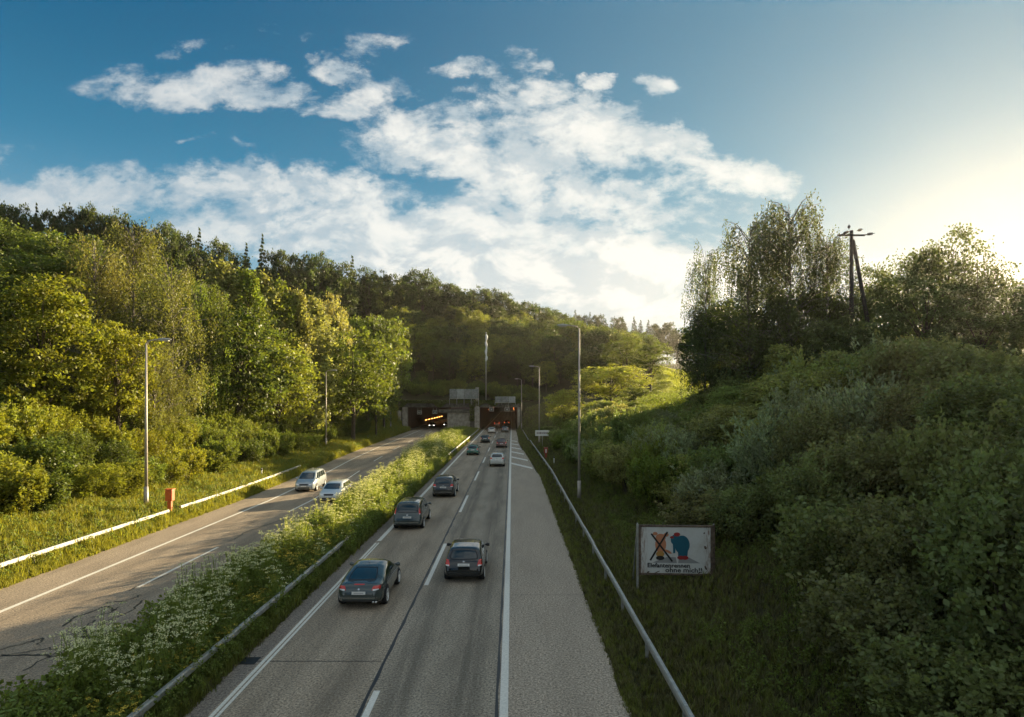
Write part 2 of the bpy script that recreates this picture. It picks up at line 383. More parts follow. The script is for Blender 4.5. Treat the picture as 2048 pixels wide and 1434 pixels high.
keep = ~((cy > 160) & (cy < 160.5) & (cx > -29.0) & (cx < 2.0))
g = link('ground', mesh_np('ground', np.stack([XX.ravel(), YY.ravel(), ZZ.ravel()], -1), q[keep], smooth=True), M_ground); tag(g, kind='structure')

# ------------------------------------------------------------------ roads
ys = np.concatenate([np.arange(-40, 45, 5.), np.arange(45, 160, 2.5), np.arange(160, 425, 6.)])
def strip(name, fa, fb, z, mat, y=ys, thick=0.0, kind='structure', parent=None, sub=1):
    a = np.array([fa(v) for v in y]); b = np.array([fb(v) for v in y]); n = len(y); cols = []
    for k in range(sub+1): cols.append(np.stack([a+(b-a)*k/sub, y, np.full(n, z)], -1))
    v = np.concatenate(cols); f = []
    for k in range(sub):
        for i in range(n-1): f.append((k*n+i, (k+1)*n+i, (k+1)*n+i+1, k*n+i+1))
    if thick:
        m_ = len(v); lo = v.copy(); lo[:, 2] -= thick; v = np.concatenate([v, lo])
        for i in range(n-1): f.append((i, i+1, m_+i+1, m_+i)); f.append((sub*n+i+1, sub*n+i, m_+sub*n+i, m_+sub*n+i+1))
    o = link(name, mesh_np(name, v, np.array(f)), mat, parent)
    if kind: tag(o, kind=kind)
    return o
c_ = lambda k: (lambda y: k)
def wob(y, s): return .05*math.sin(y*.9+s)+.04*math.sin(y*2.3+s*2)
yy2 = np.concatenate([np.arange(-40, 0, 5.), np.arange(0, 120, .4), np.arange(120, 425, 3.)])
strip('left_edge_pavement', lambda y: -8.38+wob(y, 1), c_(-7.72), 0, M_edge, yy2, .12)
strip('fast_lane_road', c_(-7.72), c_(-3.82), 0, M_lane_l, ys, 0)
strip('slow_lane_road', c_(-3.82), c_(-.34), 0, M_lane_r, ys, 0)
strip('hard_shoulder', c_(-.34), lambda y: float(Re(y))+wob(y, 2), 0, M_should, yy2, .12, sub=3)
strip('opposite_road', lambda y: -21.75+float(Lc(y))+wob(y, 3), lambda y: -11.95+float(Lc(y)), 0, M_opp, yy2, .12, sub=4)
# tar joints and markings
strip('tar_joint', c_(-3.95), lambda y: -3.85+.02*math.sin(y*3), .004, M_tar, yy2)
strip('tar_joint', c_(-.44), lambda y: -.36+.02*math.sin(y*2.2), .004, M_tar, yy2)
strip('edge_line', c_(-.32), c_(-.10), .008, M_paint, ys)
strip('edge_line', c_(-7.66), c_(-7.55), .008, M_paint, yy2[yy2 < 34]); strip('edge_line', c_(-7.50), c_(-7.41), .008, M_paint, yy2[yy2 < 34])
strip('edge_line', c_(-7.66), c_(-7.43), .008, M_paint, np.arange(34, 424, 4.))
strip('edge_line', lambda y: -19.42+float(Lc(y)), lambda y: -19.22+float(Lc(y)), .008, M_paint, ys)
strip('edge_line', lambda y: -12.6+float(Lc(y)), lambda y: -12.45+float(Lc(y)), .008, M_paint, ys)
d0 = 1.0
for k in range(14):
    a = 9.0 + 16.9*k
    b = a + 7.5
    strip('lane_dash', c_(-3.80), c_(-3.62), .008, M_paint, np.linspace(a, b, 3))
for k in range(14):
    a = 8.0 + 17.6*k
    strip('lane_dash', lambda y: -16.05+float(Lc(y)), lambda y: -15.9+float(Lc(y)), .008, M_paint, np.linspace(a, a+7.0, 5))
for k in range(6):                                     # chevron bars between line and taper
    y0 = 75 + 8.4*k
    xr = float(Re(y0-3))-.35; dr = 6.2*xr/2.7; th = 1.7
    m = MB(); m.v = [Vector((-.08, y0, .008)), Vector((xr, y0-dr, .008)), Vector((xr, y0-dr+th, .008)), Vector((-.08, y0+th, .008))]; m.f = [(0,1,2,3)]
    tag(m.build('chevron_bar', M_paint), kind='structure')
# sealed cracks in the opposite road
def crack(pts, wd):
    v = []; f = []; n = len(pts)
    for i, (x, y) in enumerate(pts):
        a = Vector(pts[min(i+1, n-1)]) - Vector(pts[max(i-1, 0)]); a.normalize(); p = Vector((-a.y, a.x))*wd*(0.6+.8*random.random())/2
        v += [(x+p.x, y+p.y, .006), (x-p.x, y-p.y, .006)]
    for i in range(n-1): f.append((2*i, 2*i+1, 2*i+3, 2*i+2))
    return link('sealed_crack', mesh_np('sealed_crack', v, np.array(f)), M_tar)
def rough(p0, p1, n, amp):
    out = []
    for i in range(n+1):
        k = i/n; out.append((p0[0]+(p1[0]-p0[0])*k+random.gauss(0, amp), p0[1]+(p1[1]-p0[1])*k+random.gauss(0, amp*1.4)))
    return out
def G(px, py): Y = F*CH/(py-HZ); return ((px-1024)/F*Y, Y)
for pts, wd in (((( -30,1315),(75,1300),(130,1296),(190,1262)), .07), (((125,1253),(150,1235),(215,1212),(225,1222)), .08), (((0,1312),(60,1310),(150,1312)), .09),
                (((50,1340),(110,1305),(150,1290),(165,1275)), .07), (((0,1300),(60,1283),(85,1277),(72,1290)), .07), (((-10,1425),(60,1395),(80,1378),(130,1350)), .09),
                (((180,1235),(215,1228),(240,1213)), .05), (((260,1180),(290,1166),(300,1163)), .06), (((200,1250),(270,1218),(285,1200)), .07), (((210,1205),(250,1203),(285,1190)), .06),
                (((455,1083),(468,1078),(490,1065),(560,1040)), .06), (((120,1268),(150,1268),(190,1240)), .06), (((165,1255),(185,1280),(200,1300)), .1), (((310,1160),(355,1140),(400,1125)), .05)):
    pp = []
    g2 = [G(*p) for p in pts]
    for a, b in zip(g2[:-1], g2[1:]): pp += rough(a, b, 6, .05)[:-1]
    pp.append(g2[-1]); tag(crack(pp, wd), kind='structure')
# drain grate at the left edge, and cross joint
mb = MB(); mb.box((-8.05, 18.4, .006), (.5, .5, .012)); dg = mb.build('drain_cover', M_tar); tag(dg, 'dark square drain cover at the road edge beside the median', 'drain cover')
strip('cross_joint', c_(-7.9), c_(-4.0), .006, M_tar, np.array([18.35, 18.39]))
strip('cross_joint', c_(-.05), c_(3.0), .006, M_tar, np.array([24.6, 24.63]))
# ------------------------------------------------------------------ tunnel portals
FY = 160.0
port = empty('tunnel_portal', (-13, FY, 0)); tag(port, 'concrete twin tunnel portal with ivy over the beam at the end of both carriageways', 'tunnel portal')
def pbox(name, x0, x1, y0, y1, z0, z1, mat, parent=port, bevel=0):
    m = MB(); m.box(((x0+x1)/2+13, (y0+y1)/2-FY, (z0+z1)/2), (x1-x0, y1-y0, z1-z0)); return m.build(name, mat, parent, bevel=bevel)
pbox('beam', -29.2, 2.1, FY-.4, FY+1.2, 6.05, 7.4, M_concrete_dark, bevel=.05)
pbox('coping', -29.4, 2.3, FY-.55, FY+.3, 7.4, 7.75, M_concrete, bevel=.04)
pbox('pillar', -29.2, -27.9, FY-.4, FY+1.2, -.1, 6.05, M_concrete, bevel=.05)
pbox('pillar', -9.9, -8.6, FY-1.2, FY+1.2, -.1, 6.05, M_concrete, bevel=.05)
pbox('pillar', -9.7, -8.8, FY-.9, FY-.4, 6.05, 11.4, M_concrete, bevel=.05)
pbox('pillar', 1.45, 2.2, FY-.4, FY+1.2, -.1, 6.05, M_concrete, bevel=.05)
pbox('side_wall', -16.8, -11.2, FY+.2, FY+.9, -.1, 4.6, M_concrete)
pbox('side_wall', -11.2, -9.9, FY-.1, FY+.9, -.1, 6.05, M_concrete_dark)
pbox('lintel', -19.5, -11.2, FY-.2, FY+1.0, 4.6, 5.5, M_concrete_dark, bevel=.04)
pbox('wall_end', -17.2, -16.8, FY-.2, FY+1.0, -.1, 4.6, M_concrete, bevel=.03)
# linings
pbox('tunnel_wall', -28.6, -28.1, FY+1.2, 420, -.1, 6.1, M_tunnel); pbox('tunnel_wall', -16.8, -16.4, FY+.9, 420, -.1, 6.1, M_tunnel)
pbox('tunnel_wall', -9.0, -8.6, FY+1.2, 420, -.1, 6.1, M_tunnel); pbox('tunnel_wall', 1.5, 1.9, FY+1.2, 420, -.1, 6.1, M_tunnel)
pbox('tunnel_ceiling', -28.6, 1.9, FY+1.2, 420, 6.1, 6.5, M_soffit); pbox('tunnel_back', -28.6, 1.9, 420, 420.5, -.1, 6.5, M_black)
pbox('tunnel_verge', -28.1, -26.6, FY+.5, 420, -.1, .12, M_concrete_dark); pbox('tunnel_verge', -17.6, -16.8, FY+.5, 420, -.1, .12, M_concrete_dark)
pbox('tunnel_verge', -8.6, -8.2, FY+.5, 420, -.1, .12, M_concrete_dark); pbox('tunnel_verge', 1.15, 1.5, FY+.5, 420, -.1, .12, M_concrete_dark)
pbox('wing_wall', -30.6, -29.4, FY-4, FY-.5, 0, 5.2, M_concrete, bevel=.05)
# lamps in the bores
for k in range(7):
    m = MB(); m.box((-28.02+13, 196-FY+7.2*k, 1.5), (.12, 3.6, .2)); m.build('tunnel_lamp', M_amber, port)
for k in range(7):
    for x in (-7.6, .6):
        m = MB(); m.box((x+13, 34+13*k, 4.9), (.25, 1.0, .12)); m.build('tunnel_lamp', M_amber_dim, port)
# the plates hanging under each beam
for (px, py, lit_) in ((839,825,0),(870,824,0),(983,819,1),(1014,819,1)):
    p = P(px, py, FY-.6); s_ = empty('lane_signal', (p.x, FY-.62, p.z))
    m = MB(); m.box((0,0,0), (1.25,.25,1.0)); m.build('housing', M_galv, s_, bevel=.03)
    m = MB(); m.box((0,-.14,0), (.95,.03,.72)); m.build('face', M_black, s_)
    m = MB(); m.box((-.45,.1,.8), (.08,.08,.65)); m.build('bracket', M_galv, s_); m = MB(); m.box((.45,.1,.8), (.08,.08,.65)); m.build('bracket', M_galv, s_)
    m = MB()
    if lit_:
        m.box((-.15,-.16,0),(.08,.02,.5)); m.box((.15,-.16,0),(.08,.02,.5)); m.box((0,-.16,0),(.22,.02,.08))
    else:
        m.box((0,-.16,-.1),(.5,.02,.08)); m.box((-.2,-.16,.08),(.08,.02,.28)); m.box((.2,-.16,.08),(.08,.02,.28))
    m.build('symbol', M_signw, s_)
    lab = {839:'grey lane signal under the left portal beam, nearer the outer wall', 870:'grey lane signal under the left portal beam, nearer the concrete wall',
           983:'grey lane signal over the right portal, nearer the middle pillar', 1014:'grey lane signal over the right portal, nearer the outer edge'}[px]
    tag(s_, lab, 'lane signal', 'lane signals over the tunnel mouths')
# grey panels above the beam
def cpanel(px0, px1, py0, py1, Y, name, label, mat, cols, base_py):
    a = P(px0, py0, Y); b = P(px1, py1, Y); r_ = empty(name, ((a.x+b.x)/2, Y, Hf((a.x+b.x)/2, Y+.7))); wd = b.x-a.x; z0 = r_.location.z
    n = cols; pw = wd/n
    for k in range(n):
        m = MB(); m.box((-wd/2+pw*(k+.5), .02*(k % 2), (a.z+b.z)/2-z0), (pw-.06, .25, a.z-b.z)); m.build('panel', mat[k % len(mat)], r_, bevel=.015)
    zb = P(0, base_py, Y).z
    for k in range(n+1):
        m = MB(); m.box((-wd/2+pw*k, .1, (b.z+zb)/2-z0-.1), (.12, .12, abs(b.z-zb)+.2)); m.build('post', M_galv, r_)
    m = MB(); m.box((0, .18, b.z-z0-.06), (wd+.2, .1, .1)); m.build('rail', M_galv, r_)
    tag(r_, label, 'panel wall'); return r_
M_pan1 = simple('grey_panel', (.22,.23,.215), .7, nscale=2, namp=.3); M_pan2 = simple('pale_grey_panel', (.33,.34,.32), .7, nscale=2, namp=.2)
cpanel(899, 957, 778, 797, 158.6, 'panel_wall', 'large grey panelled box above the beam between both tunnel mouths', [M_pan1, M_pan2, M_pan1, M_pan1], 4, 808)
cpanel(990, 1031, 793, 805, 158.6, 'panel_wall', 'low grey panel screen on the beam over the right tunnel mouth', [M_pan1, M_pan1, M_pan2], 3, 808)
# tall mast with a limp cloth
p = P(972, 808, 159.2)
fm = empty('flagpole', (p.x, 159.2, 7.75))
m = MB(); m.tube([(0,0,0),(0,0,18.0)], [.17,.1], 8); m.build('pole', M_galv, fm, True)
m = MB(); pts = [(0.05+.1*math.sin(k*1.3), -.1, 17.6-k*.55) for k in range(14)]; m.tube(pts, [.12+.24*abs(math.sin(k*.9+.5)) for k in range(13)]+[.05], 7); m.build('flag', M_flag, fm, True)
m = MB(); m.tube([(0,0,18),(0,0,18.2)], .16, 8); m.build('finial', M_galv, fm, True)
tag(fm, 'tall pale flagpole with a limp white flag standing on the tunnel portal', 'flagpole')
# ------------------------------------------------------------------ guard rails
def guardrail(xs, ys_, label, step=4.0, hgt=.75, box=(.14,.20), both=False):
    r_ = empty('guard_rail', (xs(ys_[0]), ys_[0], 0)); ox, oy = r_.location.x, r_.location.y
    y = ys_[0]; i = 0; post_me = None
    while y < ys_[1]-.1:
        y2 = min(y+step, ys_[1]); a = Vector((xs(y)-ox, y-oy, hgt)); b = Vector((xs(y2)-ox, y2-oy, hgt)); d = (b-a)
        m = MB(); jx = random.gauss(0, .008)
        # rounded box beam
        w2, h2 = box[0]/2, box[1]/2; ring = [(-w2,-h2*.6),(-w2,h2*.6),(-w2*.6,h2),(w2*.6,h2),(w2,h2*.6),(w2,-h2*.6),(w2*.6,-h2),(-w2*.6,-h2)]
        g_ = d.normalized()*.006; nrm = Vector((d.y, -d.x, 0)).normalized()
        for e in (a+g_, b-g_):
            for (u_, v_) in ring: m.v.append(e + nrm*(u_+jx) + Vector((0,0,v_)))
        for k in range(8): m.f.append((k, (k+1) % 8, 8+(k+1) % 8, 8+k))
        m.f += [tuple(range(8)), tuple(reversed(range(8, 16)))]
        m.build('rail', M_galv, r_, False)
        pz = Hf(xs(y), y)
        po = None
        if post_me is None:
            m = MB(); m.box((0,0,-.35), (.10,.06,.8)); po = m.build('post', M_galv, r_); post_me = po.data
        else: po = link('post', post_me, None, r_)
        po.location = (xs(y)-ox + (.0), y-oy+.15, hgt-.06)
        y = y2
    tag(r_, label, 'guard rail')
    return r_
guardrail(lambda y: 4.08 if y < 62 else 4.08-.018*(y-62), (6, 108), 'galvanised guard rail running along the hard shoulder beneath the dark bank')
guardrail(lambda y: 3.0 if y < 112 else 3.0-.012*(y-112), (110, 146), 'short far guard rail piece curving in towards the right tunnel mouth', hgt=.7)
guardrail(lambda y: -8.80+.003*y, (6, 150), 'galvanised guard rail half hidden in the flowering median', hgt=.66)
guardrail(lambda y: -22.45+.8*float(Lc(y)), (8, 39.2), 'sunlit white guard rail left of the orange box along the grass verge')
guardrail(lambda y: -22.45+.8*float(Lc(y)), (40.6, 66), 'sunlit white guard rail beyond the orange box along the grass verge')

# ------------------------------------------------------------------ street lamps
def lamp(X, Y, top, side, label, lean=0):
    z0 = Hf(X, Y); h = top - z0; r_ = empty('street_lamp', (X, Y, z0-.1))
    m = MB(); m.tube([(0,0,0),(0,0,1.6)], [.15,.14], 10); m.build('base_sleeve', M_post, r_, True)
    m = MB(); m.tube([(0,0,1.55),(0,0,h*.5),(0,0,h)], [.105,.085,.055], 10); m.build('pole', M_post, r_, True)
    m = MB(); m.tube([(0,0,h-.05),(side*.15,0,h+.12),(side*.5,0,h+.2),(side*.9,0,h+.22)], [.05,.05,.045,.045], 8); m.build('arm', M_post, r_, True)
    m = MB(); ring = [(0,.05),(.2,.13),(.55,.16),(.85,.11),(.98,.02)]
    for x, w_ in ring:
        for k in range(8):
            a = 2*math.pi*k/8; m.v.append(Vector((side*(.75+x), w_*math.cos(a)*1.15, h+.24+w_*math.sin(a)*.6)))
    for i in range(4):
        for k in range(8): m.f.append((i*8+k, i*8+(k+1)%8, (i+1)*8+(k+1)%8, (i+1)*8+k))
    m.f += [tuple(range(8)), tuple(range(32,40))]
    hd = m.build('lamp_head', M_lamp, r_, True)
    m = MB(); m.box((side*1.28,0,h+.155), (.55,.2,.05)); m.build('lens', M_lglass, hd)
    tag(r_, label, 'street lamp', 'street lamps along the motorway'); return r_
lamp(-25.0, 41, 12.0, 1, 'tall street lamp nearest on the left verge, beside the orange box')
lamp(-28.2, 91, 12.4, 1, 'street lamp halfway along the left verge before the dark trees')
lamp(-28.9, 143, 12.9, 1, 'small far street lamp left of the left tunnel mouth')
lamp(5.15, 46, 13.6, -1, 'tallest nearest street lamp behind the right guard rail')
lamp(4.45, 98, 13.4, -1, 'street lamp on the right behind the small white road sign')
lamp(2.35, 148, 13.1, -1, 'farthest right street lamp standing by the right tunnel mouth')
# ------------------------------------------------------------------ emergency boxes, posts, signs
def sosbox(X, Y, h, label, mat):
    z = Hf(X, Y); r_ = empty('emergency_box', (X, Y, z-.05))
    m = MB(); m.box((0,0,h*.33), (.26,.2,h*.66)); m.build('post', mat, r_, bevel=.02)
    m = MB(); m.box((0,0,h*.8), (.46,.36,h*.42)); m.build('housing', mat, r_, bevel=.03)
    m = MB(); m.box((0,-.19,h*.8), (.3,.02,h*.3)); m.build('door', mat, r_)
    m = MB(); m.box((0,0,h*1.03), (.52,.42,.05)); m.build('lid', mat, r_, bevel=.01)
    tag(r_, label, 'emergency box'); return r_
sosbox(-22.75, 39.9, 1.75, 'orange emergency phone box in the gap of the left guard rail', M_orange)
e2 = sosbox(4.35, 77, 1.5, 'small red marker box standing behind the right guard rail', M_red)
m = MB(); m.box((0,-.2,1.15),(.16,.02,.5)); m.build('white_strip', M_signw, e2)
for (X, Y, lab) in ((4.9, 70, 'white delineator post just before the red box on the right'), (-24.2, 58, 'black topped delineator post on the sunny left verge'), (-26.9, 112, 'slim pale marker post near the road on the far left verge')):
    z = Hf(X, Y); r_ = empty('delineator_post', (X, Y, z-.05))
    m = MB(); m.box((0,0,.5),(.12,.1,1.0), taper=.85); m.build('post', M_signw, r_, bevel=.01); m = MB(); m.box((0,-.0,.9),(.125,.105,.18)); m.build('band', M_black, r_)
    tag(r_, lab, 'delineator post')
# white plate sign on a thin post
z = Hf(4.6, 91); sg = empty('road_sign', (4.6, 91, z-.05)); zc = P(0, 866, 91).z - z
m = MB(); m.tube([(0,.06,0),(0,.06,zc+.35)], .05, 8); m.build('post', M_galv, sg, True)
m = MB(); m.box((0,0,zc+.05),(2.15,.05,.86)); m.build('sign_plate', M_signw, sg, bevel=.01)
m = MB()
xx = -.86
for k, wd in enumerate((.14,.1,.12,.16,.1,.13,.15,.11,.13,.12)):
    m.box((xx+wd/2, -.03, zc+.05), (wd*.75, .01, .26 if k % 3 else .3)); xx += wd+.05
m.build('worn_lettering', M_signdark, sg)
tag(sg, 'small white road sign with dark lettering before the right tunnel mouth', 'road sign')

# ------------------------------------------------------------------ billboard
BY = 24.3; pc = P(1351, 1100, BY); gz = Hf(pc.x, BY)
bb = empty('billboard', (pc.x, BY, gz)); zc = pc.z-gz; BW, BH = 2.78, 1.86
bb.rotation_euler = (0, 0, R(-3))
def rust():
    m, tt, b = mat_new('weathered_poster_paper'); tcn = tt.new('ShaderNodeTexCoord'); ob = tcn.outputs['Object']
    n = tt.noise(ob, 1.6, 8, .7); n2 = tt.noise(tt.vm('MULTIPLY', ob, (6, 1, .8)), 3.0, 6, .7)
    s = tt.new('ShaderNodeSeparateXYZ'); tt.l.new(ob, s.inputs[0])
    col = tt.mix(tt.m('MULTIPLY', tt.ss(n, .45, .75), .5), (.60,.60,.56), (.42,.38,.31))
    edge = tt.ss(tt.m('ABSOLUTE', s.outputs[0]), 1.05, 1.38); col = tt.mix(tt.m('MULTIPLY', edge, tt.ss(n2, .42, .62)), col, (.20,.10,.05))
    tt.l.new(col, b.inputs['Base Color']); b.inputs['Roughness'].default_value = .6; return m
M_poster = rust(); M_rust = simple('rusty_frame', (.14,.10,.07), .75, .2, nscale=9, namp=.5)
m = MB(); m.box((0,0,0),(BW,.05,BH)); pn = m.build('board', M_poster, bb); pn.location = (0,0,zc)
m = MB(); m.box((0,-.005,BH/2+.04),(BW+.16,.09,.08)); m.box((0,-.005,-BH/2-.04),(BW+.16,.09,.08)); m.box((-BW/2-.04,-.005,0),(.08,.09,BH)); m.box((BW/2+.04,-.005,0),(.08,.09,BH)); fr_ = m.build('frame', M_rust, bb, bevel=.008); fr_.location = (0,0,zc)
for x in (-BW/2-.12, BW/2+.16):
    m = MB(); m.box((x,.10,zc/2-.1),(.08,.08,zc*1.0+BH+.35)); po = m.build('post', M_galv if x < 0 else M_rust, bb)
    m = MB(); m.tube([(x,.1,zc+BH/2+.12),(x,1.3,-.2)], .03, 6); m.build('brace', M_galv, bb)
def flat(name, pts, mat, lay, parent):
    me = bpy.data.meshes.new(name); me.from_pydata([(x, lay, z) for x, z in pts], [], [tuple(range(len(pts)))]); me.update()
    o = link(name, me, mat, parent); return o
def ell(cx, cz, rx, rz, n=22, rot=0):
    return [(cx+rx*math.cos(a)*math.cos(rot)-rz*math.sin(a)*math.sin(rot), cz+rx*math.cos(a)*math.sin(rot)+rz*math.sin(a)*math.cos(rot)) for a in [2*math.pi*k/n for k in range(n)]]
M_po = simple('print_orange', (.50,.20,.10), .6); M_pt = simple('print_teal', (.006,.10,.15), .6); M_pr = simple('print_red', (.30,.02,.02), .6)
M_pk = simple('print_black', (.012,.012,.012), .6); M_pg = simple('print_grey', (.28,.28,.27), .6); M_py = simple('print_ochre', (.42,.22,.05), .6)
L1, L2, L3, L4 = -.029, -.033, -.037, -.041
pic = pn
# positions measured on the poster: poster x -1.39..1.39, z -.93..+.93
flat('printed_shadow', [(-.35,-.28),(.0,-.28),(.05,-.52),(-.95,-.52)], M_pg, L1, pic); flat('printed_shadow', [(.15,-.2),(.55,-.3),(.98,-.52),(.1,-.52)], M_pg, L1, pic)
flat('orange_figure', ell(-.60,.22,.22,.34), M_po, L2, pic); flat('orange_figure', ell(-.60,.50,.2,.16), M_po, L2-.001, pic)
flat('orange_figure', ell(-.82,.66,.1,.07), M_po, L2-.002, pic); flat('orange_figure', ell(-.38,.62,.1,.08), M_po, L2-.002, pic)
flat('orange_figure', ell(-.30,-.06,.16,.05,16,-.5), M_po, L2-.003, pic); flat('orange_figure', ell(-.62,-.16,.17,.12), M_py, L3, pic); flat('orange_figure', ell(-.62,-.32,.17,.09), M_pk, L3-.001, pic)
flat('teal_figure', ell(.26,.22,.30,.38), M_pt, L2, pic); flat('teal_figure', ell(.0,.42,.2,.22), M_pt, L2-.001, pic); flat('teal_figure', [(.08,.1),(.5,.1),(.46,-.3),(.1,-.3)], M_pt, L2-.002, pic)
flat('teal_figure', [(-.12,.35),(.0,.35),(-.02,-.12),(-.1,-.12)], M_pt, L2-.003, pic)
flat('red_cap', ell(.05,.64,.13,.08), M_pr, L3, pic); flat('red_cap', ell(-.15,.52,.08,.05), M_pr, L3, pic); flat('red_shoe', ell(.2,-.3,.14,.08), M_pr, L3, pic); flat('red_shoe', ell(.38,-.3,.13,.08), M_pr, L3-.001, pic)
def bar(x0, z0, x1, z1, w_):
    d = Vector((x1-x0, z1-z0)).normalized(); p_ = Vector((-d.y, d.x))*w_/2
    return [(x0+p_.x,z0+p_.y),(x0-p_.x,z0-p_.y),(x1-p_.x,z1-p_.y),(x1+p_.x,z1+p_.y)]
flat('crossing_bar', bar(-.98,.66,-.13,-.46,.07), M_pk, L4, pic); flat('crossing_bar', bar(-.33,.74,-1.02,-.42,.07), M_pk, L4-.001, pic)
def text(s, x, z, size, mat, parent, y, align='LEFT', sx=1.0):
    cu = bpy.data.curves.new('lettering', 'FONT'); cu.body = s; cu.size = size; cu.align_x = align; cu.offset = .006; cu.resolution_u = 2
    tmp = bpy.data.objects.new('tmp', cu); C.objects.link(tmp); dg_ = bpy.context.evaluated_depsgraph_get()
    me = bpy.data.meshes.new_from_object(tmp.evaluated_get(dg_)); bpy.data.objects.remove(tmp)
    me.name = 'lettering'; me.materials.clear(); o = link('lettering', me, mat, parent); o.location = (x, y, z); o.rotation_euler = (R(90),0,0); o.scale = (sx,1,1); return o
text('Elefantenrennen', -1.14, -.70, .25, M_pk, pic, L4, sx=1.05); text('ohne mich!!', -.42, -.89, .27, M_pk, pic, L4, sx=1.15)
for (x, z, a, b) in ((1.18,.12,.05,.08),(1.14,.7,.04,.03),(-1.1,-.9,.06,.03),(.95,-.9,.08,.02),(1.2,-.7,.04,.1),(-.75,-.9,.14,.02)): flat('peeled_patch', ell(x,z,a,b,9,.4), M_rust, L1, pic)
tag(bb, 'weathered white billboard with crossed out orange and teal figures standing below the bushes', 'billboard')

# ------------------------------------------------------------------ utility pole
pY = 46.0; pt = P(1703, 452, pY); zb = Hf(pt.x, pY)
up_ = empty('utility_pole', (pt.x, pY, zb-.2)); hh = pt.z-zb+.2
m = MB(); m.tube([(0,0,0),(0,0,hh-.35)], [.19,.13], 10); m.build('pole', M_wood, up_, True)
m = MB(); m.tube([(2.6,.3,0),(.12,.0,hh-1.1)], [.17,.13], 9); m.build('brace', M_wood, up_, True)
m = MB(); m.box((-.1,-.14,hh-.75),(2.1,.11,.12)); m.build('crossarm', M_wood, up_)
for (a, b) in (((-.25,-.1,hh-.3),(-.25,-.1,hh+.1)), ((-.9,-.15,hh-.7),(-.35,-.5,hh-.5)), ((.35,-.1,hh-.4),(1.05,.3,hh-.15)), ((.95,-.1,hh-.7),(1.9,.2,hh-.5))):
    a = Vector(a); b = Vector(b); m = MB(); m.tube([a, a+(b-a)*.25, a+(b-a)*.3, a+(b-a)*.5, a+(b-a)*.75, a+(b-a)*.8, b], [.025,.03,.09,.11,.09,.03,.025], 8); m.build('insulator', M_porc, up_, True)
tag(up_, 'dark wooden utility pole with crossarm and slanted brace among the right trees', 'utility pole')
